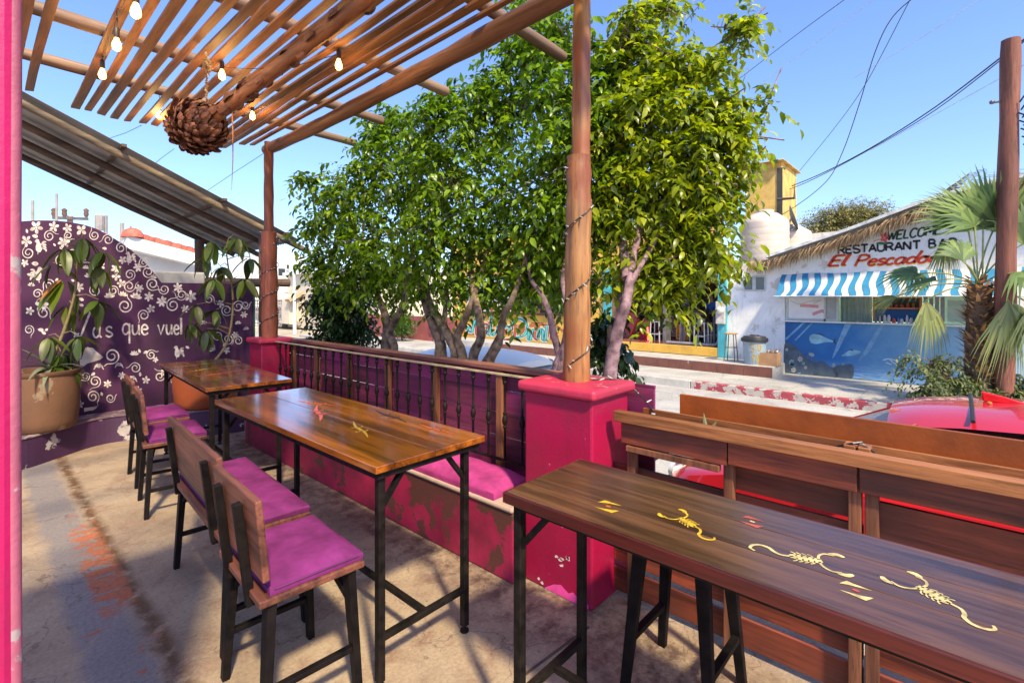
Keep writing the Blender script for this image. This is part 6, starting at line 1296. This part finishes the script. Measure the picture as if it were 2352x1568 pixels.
MPG = mat('grey_far_pole', (.30, .27, .26), .7, .2, 2)
# ---------------------------------------------------------------- overhead wires
MWL = mat('pale_wire', (.45, .50, .55), .6)
ptop = ox(2340, 112, XU)
for i, (pts, r, m, lab) in enumerate((
 ([(2360,85,8.7),(2150,245,12),(2000,340,14),(1880,402,16),(1785,440,18)], .016, MWIRE, 'thick black overhead wire from the utility pole down to the yellow tower'),
 ([(2362,88,8.7),(2150,252,12),(1995,345,14),(1850,420,16.5),(1735,462,18)], .012, MWIRE, 'second black overhead wire just under the thick one'),
 ([(2370,140,8.7),(2150,262,12),(2000,345,15)], .008, MWL, 'thin wire meeting the utility pole lower down'),
 ([(1730,525,15.6),(1810,485,15.6),(1895,420,15),(1935,350,14),(1975,235,13),(2010,120,12),(2050,40,11),(2118,-20,10)], .011, MWIRE, 'black wire sagging from the satellite dish up into the sky'),
 ([(1832,398,18),(1920,290,16),(1990,190,14),(2085,10,11),(2100,-20,11)], .009, MWIRE, 'steep thin wire crossing the sky right of the big tree'),
 ([(1700,180,14),(1830,80,12),(1960,-15,10)], .008, MWIRE, 'uppermost thin wire leaving the big tree to the top edge'),
 ([(1730,205,14),(1880,95,12),(2020,-10,10)], .006, MWL, 'faint pale wire under the uppermost one'),
 ([(1960,180,13),(2120,85,11),(2270,-15,10)], .007, MWL, 'faint pale wire slanting to the top right'),
 ([(1540,90,14),(1600,20,12),(1640,-20,11)], .008, MWIRE, 'short wire in the sky above the tree gap'))):
    b = MB(); b.tube(cat_rom([od(*p) for p in pts], 6), r, 5); tag(b.build('overhead_wire', m), lab, 'wire')
for pts, lab in (([(455,452,9),(540,395,8),(625,340,6.2)], 'thin wire running from the lean-to roof to the far post top'), ([(225,327,8),(290,305,7),(325,288,6)], 'short thin wire from the slat ends to the lean-to'), ([(340,388,8.4),(375,360,8),(400,342,7.5)], 'faint wire left below the agave head')):
    b = MB(); b.tube([od(*p) for p in pts], .004, 5); tag(b.build('overhead_wire', MWIRE), lab, 'wire')

# ---------------------------------------------------------------- cars
MTYRE = mat('tyre_rubber', (.02, .02, .02), .8); MRIM = mat('wheel_rim', (.45, .45, .46), .3, metal=.8); MCGL = glass('car_glass', (.27, .29, .30), .2); MTRIM = mat('black_trim', (.015, .015, .016), .5)
def car(lab, c, rz, body, H=1.46, Ln=4.45, name='parked_car', fin=False):
    """local +Y is the nose"""
    t = thing(name, lab, 'car', c, rz, 'cars parked beyond the fence'); hw = .87
    def loft(stations, prof, name_, m, close=True):
        b = MB(); n = None
        for s_ in stations:
            P = prof(s_); n = len(P); b.v += P
        for i in range(len(stations)-1):
            for k in range(n-1): a = i*n+k; b.f.append([a, a+1, a+n+1, a+n]); b.mi.append(0)
        if close: b.f.append(list(range(n))[::-1]); b.f.append([(len(stations)-1)*n+k for k in range(n)]); b.mi += [0, 0]
        return b.build(name_, m, t, smooth=True, world=False)
    L2 = Ln/2
    S1 = [(-L2, .55, .70, .62), (-L2+.08, .30, .86, .74), (-L2+.5, .24, .95, .84), (-.9, .22, .97, .87), (.3, .22, .95, .87), (.95, .22, .93, .86), (1.6, .24, .86, .84), (L2-.25, .28, .74, .76), (L2-.05, .35, .62, .66), (L2, .45, .55, .55)]
    def pf(s):
        y, z0, z1, w_ = s; return [(-w_*.9, y, z0), (-w_, y, z0+.12), (-w_*1.0, y, z0+(z1-z0)*.6), (-w_*.95, y, z1-.05), (-w_*.80, y, z1), (0, y, z1+.03), (w_*.80, y, z1), (w_*.95, y, z1-.05), (w_, y, z0+(z1-z0)*.6), (w_, y, z0+.12), (w_*.9, y, z0)]
    loft(S1, pf, 'body', body)
    roof = [(-1.48, H-.16, .46), (-1.42, H-.10, .52), (-1.2, H-.045, .56), (-.9, H-.012, .58), (-.5, H, .60), (-.1, H-.003, .60), (.2, H-.022, .595), (.42, H-.055, .57), (.54, H-.085, .52), (.60, H-.105, .44)]
    loft(roof, lambda s: [(s[2]*q*1.03, s[0], s[1]+.028-.085*abs(q)**2.6) for q in [i/6-1 for i in range(13)]], 'roof_panel', body)
    def quad(name_, q, m): 
        b = MB(); n_ = (Vector(q[1])-Vector(q[0])).cross(Vector(q[2])-Vector(q[0])).normalized(); b.prism(q, n_*-.012); return b.build(name_, m, t, world=False)
    quad('windshield', [(-.58, .44, H-.115), (.58, .44, H-.115), (.76, 1.25, .94), (-.76, 1.25, .94)], MCGL)
    quad('rear_window', [(.52, -1.45, H-.15), (-.52, -1.45, H-.15), (-.68, -2.0, .97), (.68, -2.0, .97)], MCGL)
    for s in (1, -1):
        for y0, y1 in ((-1.35, -.42), (-.34, .48)): quad('side_window', [(s*.60, y0, H-.11), (s*.60, y1, H-.11), (s*.81, y1+(.5 if y1 > 0 else 0), .97), (s*.81, y0-(.25 if y0 < -1 else 0), .97)], MCGL)
        b = MB(); b.beam((s*.60, .42, H-.10), (s*.78, 1.26, .93), .028, .02); b.beam((s*.56, -1.42, H-.12), (s*.72, -1.98, .97), .07, .05); b.beam((s*.615, -.38, H-.08), (s*.82, -.38, .96), .06, .03); b.build('window_pillars', body, t, world=False, kind='stuff')
        b = MB(); b.lathe([(.01, -.06), (.09, -.04), (.10, .02), (.05, .06)], 12, (s*.93, .75, 1.0)); b.build('mirror', body, t, smooth=True, world=False)
        for y in (-1.38, 1.38):
            b = MB(); b.lathe([(.20, -.10), (.30, -.10), (.32, -.07), (.32, .07), (.30, .10), (.20, .10)], 24, cap=False); b.v = [(s*.80+z, y+x, .32+q) for x, q, z in b.v]; wh = b.build('wheel', MTYRE, t, smooth=True, world=False)
            b = MB(); b.lathe([(.01, s*.06), (.08, s*.075), (.19, s*.05), (.20, s*.085)], 20, cap=False); b.v = [(s*.80+z, y+x, .32+q) for x, q, z in b.v]; b.build('rim', MRIM, wh, smooth=True, world=False)
        b = MB(); b.lathe([(.01, .07), (.09, .05), (.11, 0)], 12, cap=False); b.v = [(s*.58+x, L2-.14+z, .68+y*.7) for x, y, z in b.v]; b.build('headlight', mat('headlight_lens', (.6, .62, .65), .1), t, smooth=True, world=False)
    for k in (-.25, .3): b = MB(); b.beam((k-.25, 1.16, 1.005), (k+.28, 1.0, 1.085), .02, .015); b.build('wiper', MTRIM, t, world=False)
    b = MB(); b.box((-.55, L2-.03, .40), (.55, L2+.02, .52)); b.build('grille', MTRIM, t, world=False)
    if fin:
        b = MB(); b.prism([(.02, .09, H+.015), (.02, -.16, H+.015), (.02, -.02, H+.06), (.02, .10, H+.085)], (-.03, 0, 0)); b.build('red_fin', mat('glossy_red_fin', (.62, .01, .015), .25), t, bevel=.008, world=False)
        b = MB(); b.tube([(-.6, .15, H-.03), (-.36, .15, H+.0), (0, .15, H+.012), (.36, .15, H+.0), (.6, .15, H-.03)], .012, 6); b.build('black_strap', MTRIM, t, world=False)
        for y, x in ((.06, .045), (-.05, .045), (-.13, .045), (.06, -.1)): b = MB(); b.lathe([(.016, 0), (.014, .012), (.001, .016)], 10, (x, y, H+.018)); b.build('orange_rivet', mat('orange_rivet', (.7, .2, .02), .4), t, world=False)
    return t
MCW = mat('white_car_paint', (.84, .78, .70), .5, .03, 2, 0, coat=.15); MCR = mat('red_car_paint', (.46, .012, .02), .22, .04, 2, 0, coat=.9)
car('white sedan parked beyond the railing, roof showing above the cap board', (4.95, 4.75, -.576), math.radians(180), MCW)
car('red car with a red fin on its roof, parked beyond the planter', (4.85, -.22, -.576), 0, MCR, H=1.47, fin=True)

# ---------------------------------------------------------------- far left: houses, fence, poles
MFW = mat('sunlit_white_house', (.66, .66, .64), .85, .08, .6, .1); MFC = mat('cream_house', (.60, .52, .40), .85, .1, .6, .1); MREDT = mat('red_roof_tiles', (.45, .12, .08), .8, .3, 6, .3); MSH = mat('dark_window_opening', (.03, .035, .04), .4)
def py_box(name, x0, y0, x1, y1, Y, Y1, m, parent, z0=None):
    a = oy(x0, y1, Y); c = oy(x1, y0, Y); b = MB(); b.box((a.x, Y, a.z if z0 is None else z0), (c.x, Y1, c.z)); return b.build(name, m, parent)
t = thing('white_house', 'white parapet house with red tile edge behind the mural wall', 'building', oy(370, 690, 18)); Yh = 18
P = [(280,540),(300,533),(360,552),(420,572),(455,583),(455,640),(372,655),(280,655)]
b = MB(); b.prism([oy(x, y, Yh) for x, y in ((285,556),(460,600),(460,640),(388,664),(285,664))], (0, 3, 0)); b.build('canopy_wall', MFW, t)
b = MB(); A = oy(285, 556, Yh-.6); B_ = oy(460, 600, Yh-.6); b.beam(A, B_, .5, .35); b.build('cornice', MFW, t)
for i in range(14):
    q = i/14; p = A.lerp(B_, q)+Vector((0, .1, .25)); r_ = A.lerp(B_, q+1/14-.004)+Vector((0, .1, .25)); b = MB(); b.beam(p, r_, .6, .16+.03*(i % 2)); b.build('roof_tile', MREDT, t)
b = MB(); q = oy(305, 545, Yh-.7); b.lathe([(.26, 0), (.25, .1), (.19, .2), (.08, .26), (.01, .27)], 16, (q.x, q.y, q.z)); b.build('red_dome', MREDT, t, smooth=True)
b = MB(); q = oy(400, 700, Yh+2); b.box((q.x-6, Yh+3.01, -.6), (q.x+3, Yh+3.3, 2.6)); b.build('rear_wall', MFW, t)
t = thing('white_building', 'bright white two-storey building at the end of the street', 'building', oy(640, 745, 38)); Yh = 38
py_box('lower_wall', 560, 640, 735, 744, Yh, Yh+6, MFW, t, -.6); py_box('upper_wall', 590, 590, 700, 640, Yh+.5, Yh+6, MFW, t)
for q in ((640, 617, 655, 634), (659, 608, 664, 618), (615, 600, 628, 612)): w_ = py_box('window', *q, Yh+.44, Yh+.55, MSH, t); py_box('sill', q[0]-1, q[3], q[2]+1, q[3]+1.5, Yh+.35, Yh+.44, MFW, w_)
py_box('concrete_band', 640, 640, 690, 655, Yh-.06, Yh-.01, mat('pale_grey_block', (.46, .46, .46), .9, .1, 2), t)
t = thing('cream_house', 'low cream house with sloping roof beyond the light pole', 'building', oy(720, 740, 34)); Yh = 34
b = MB(); b.prism([oy(x, y, Yh) for x, y in ((664,706),(664,688),(700,672),(790,650),(790,760),(664,744))], (0, 5, 0)); b.build('house_wall', MFC, t)
b = MB(); b.beam(oy(660, 690, Yh-.3), oy(705, 668, Yh-.3), .7, .18); b.beam(oy(705, 668, Yh-.3), oy(800, 645, Yh-.3), .7, .18); b.build('roof_edge', mat('tan_roof_edge', (.42, .30, .18), .8), t)
for i in range(9): py_box('fence_bar', 678+i*4, 690, 680+i*4, 738, Yh-.4, Yh-.34, MFC, t)
t = thing('grid_fence', 'wire grid fence with red panel just right of the mural wall', 'fence', oy(618, 750, 14)); Yh = 14
MGF = mat('grey_grid_wire', (.30, .28, .28), .6)
b = MB()
for i in range(13): A = oy(586+i*5, 690, Yh); B_ = oy(586+i*5, 750, Yh); b.beam(A, B_, .022, .022)
for i in range(9): A = oy(586, 690+i*7.4, Yh); B_ = oy(646, 690+i*7.4, Yh); b.beam(A, B_, .022, .022)
b.build('wire_grid', MGF, t); py_box('red_panel', 588, 706, 645, 716, Yh+.05, Yh+.1, mat('faded_red_panel', (.42, .14, .12), .8), t); py_box('grey_panel', 588, 716, 645, 733, Yh+.05, Yh+.1, mat('grey_green_panel', (.28, .30, .27), .8), t); py_box('top_rail', 584, 688, 648, 690, Yh-.05, Yh+.02, mat('reddish_rail', (.35, .16, .14), .7), t)
t = thing('light_pole', 'slim white street light pole beyond the far post', 'lamp post', oy(677, 745, 30)); b = MB(); A = oy(677, 745, 30); A.z = -.6; B_ = oy(675, 578, 30); b.tube([A, B_], [.11, .06], 10); b.tube([B_, B_+Vector((-1.2, .2, .25))], .05, 8); b.build('pole_shaft', mat('white_pole', (.60, .60, .60), .5), t)
b = MB(); b.box((B_.x-1.6, B_.y+.1, B_.z+.2), (B_.x-1.1, B_.y+.35, B_.z+.32)); b.build('lamp_head', MPG, t, bevel=.03)
for x, y0, y1, Y, r, lab in ((75, 460, 700, 40, .07, 'leftmost thin far pole above the mural arch'), (130, 445, 700, 32, .05, 'thin rusty far mast beside the cross-armed pole'), (243, 495, 700, 40, .10, 'far pole with a small transformer right of the arch top'), (280, 512, 700, 36, .10, 'pale thick far pole beside the white parapet house'), (300, 520, 700, 22, .03, 'thin red mast in front of the white parapet house')):
    A = oy(x, y1, Y); A.z = -.6; B_ = oy(x, y0, Y); b = MB(); b.tube([A, B_], [r*1.2, r], 8)
    if x == 243: b.lathe([(.25, 0), (.25, .9), (.1, 1.0)], 10, (B_.x-.3, B_.y, oy(x, 530, Y).z))
    tag(b.build('far_pole', MPG if x != 300 else mat('rusty_mast', (.30, .12, .09), .8)), lab, 'pole', None)
t = thing('cross_arm_pole', 'far utility pole with cross arm and three insulators above the arch', 'pole', oy(161, 700, 36)); A = oy(161, 700, 36); A.z = -.6; B_ = oy(161, 496, 36); b = MB(); b.tube([A, B_], [.16, .13], 8); b.build('pole_shaft', mat('pinkish_pole', (.40, .24, .20), .8), t)
b = MB(); b.beam(oy(120, 500, 35.8), oy(203, 503, 35.8), .14, .14); b.build('cross_arm', mat('dark_arm', (.10, .08, .08), .7), t)
for x in (124, 148, 198): q = oy(x, 499, 35.8); b = MB(); b.lathe([(.06, 0), (.12, .15), (.10, .3), (.13, .4), (.03, .5)], 10, (q.x, q.y, q.z)); b.build('insulator', mat('brown_insulator', (.16, .09, .07), .3), t, smooth=True)
# red garden wall by the round tree
MRW = paint('dusky_red_wall', (.30, .075, .07), (.4, .3, .25), .2, .8, 2, 4, .2)
b = MB(); a = ox(1045, 780, 14.5); c = ox(935, 780, 14.5); b.box((14.5, a.y, -.45), (14.7, c.y+6, ox(1000, 728, 14.5).z)); tag(b.build('red_wall', MRW), 'dusky red garden wall left of the graffiti bar', 'wall')
t = thing('hydrant_pipe', 'white pipe riser with a valve against the red wall', 'pipe', ox(1000, 795, 14.35)); a = ox(1000, 795, 14.35)
b = MB(); b.tube([(14.35, a.y, -.4), (14.35, a.y, .25)], .04, 8); b.tube([(14.35, a.y, .25), (14.35, a.y+.35, .28), (14.35, a.y+.35, .6), (14.35, a.y+.2, .62)], .035, 8); b.build('riser', mat('white_pvc', (.68, .68, .66), .4), t)
t = thing('far_house_row', 'pale low house further along the street behind the ficus trees', 'building', (17, 22, -.5)); b = MB(); b.box((15.5, 24.2, -.5), (21, 36, 3.2)); b.build('house_wall', MFC, t); b = MB(); b.box((15.2, 24, 3.21), (21.3, 36.2, 3.4)); b.build('roof_slab', MFW, t)
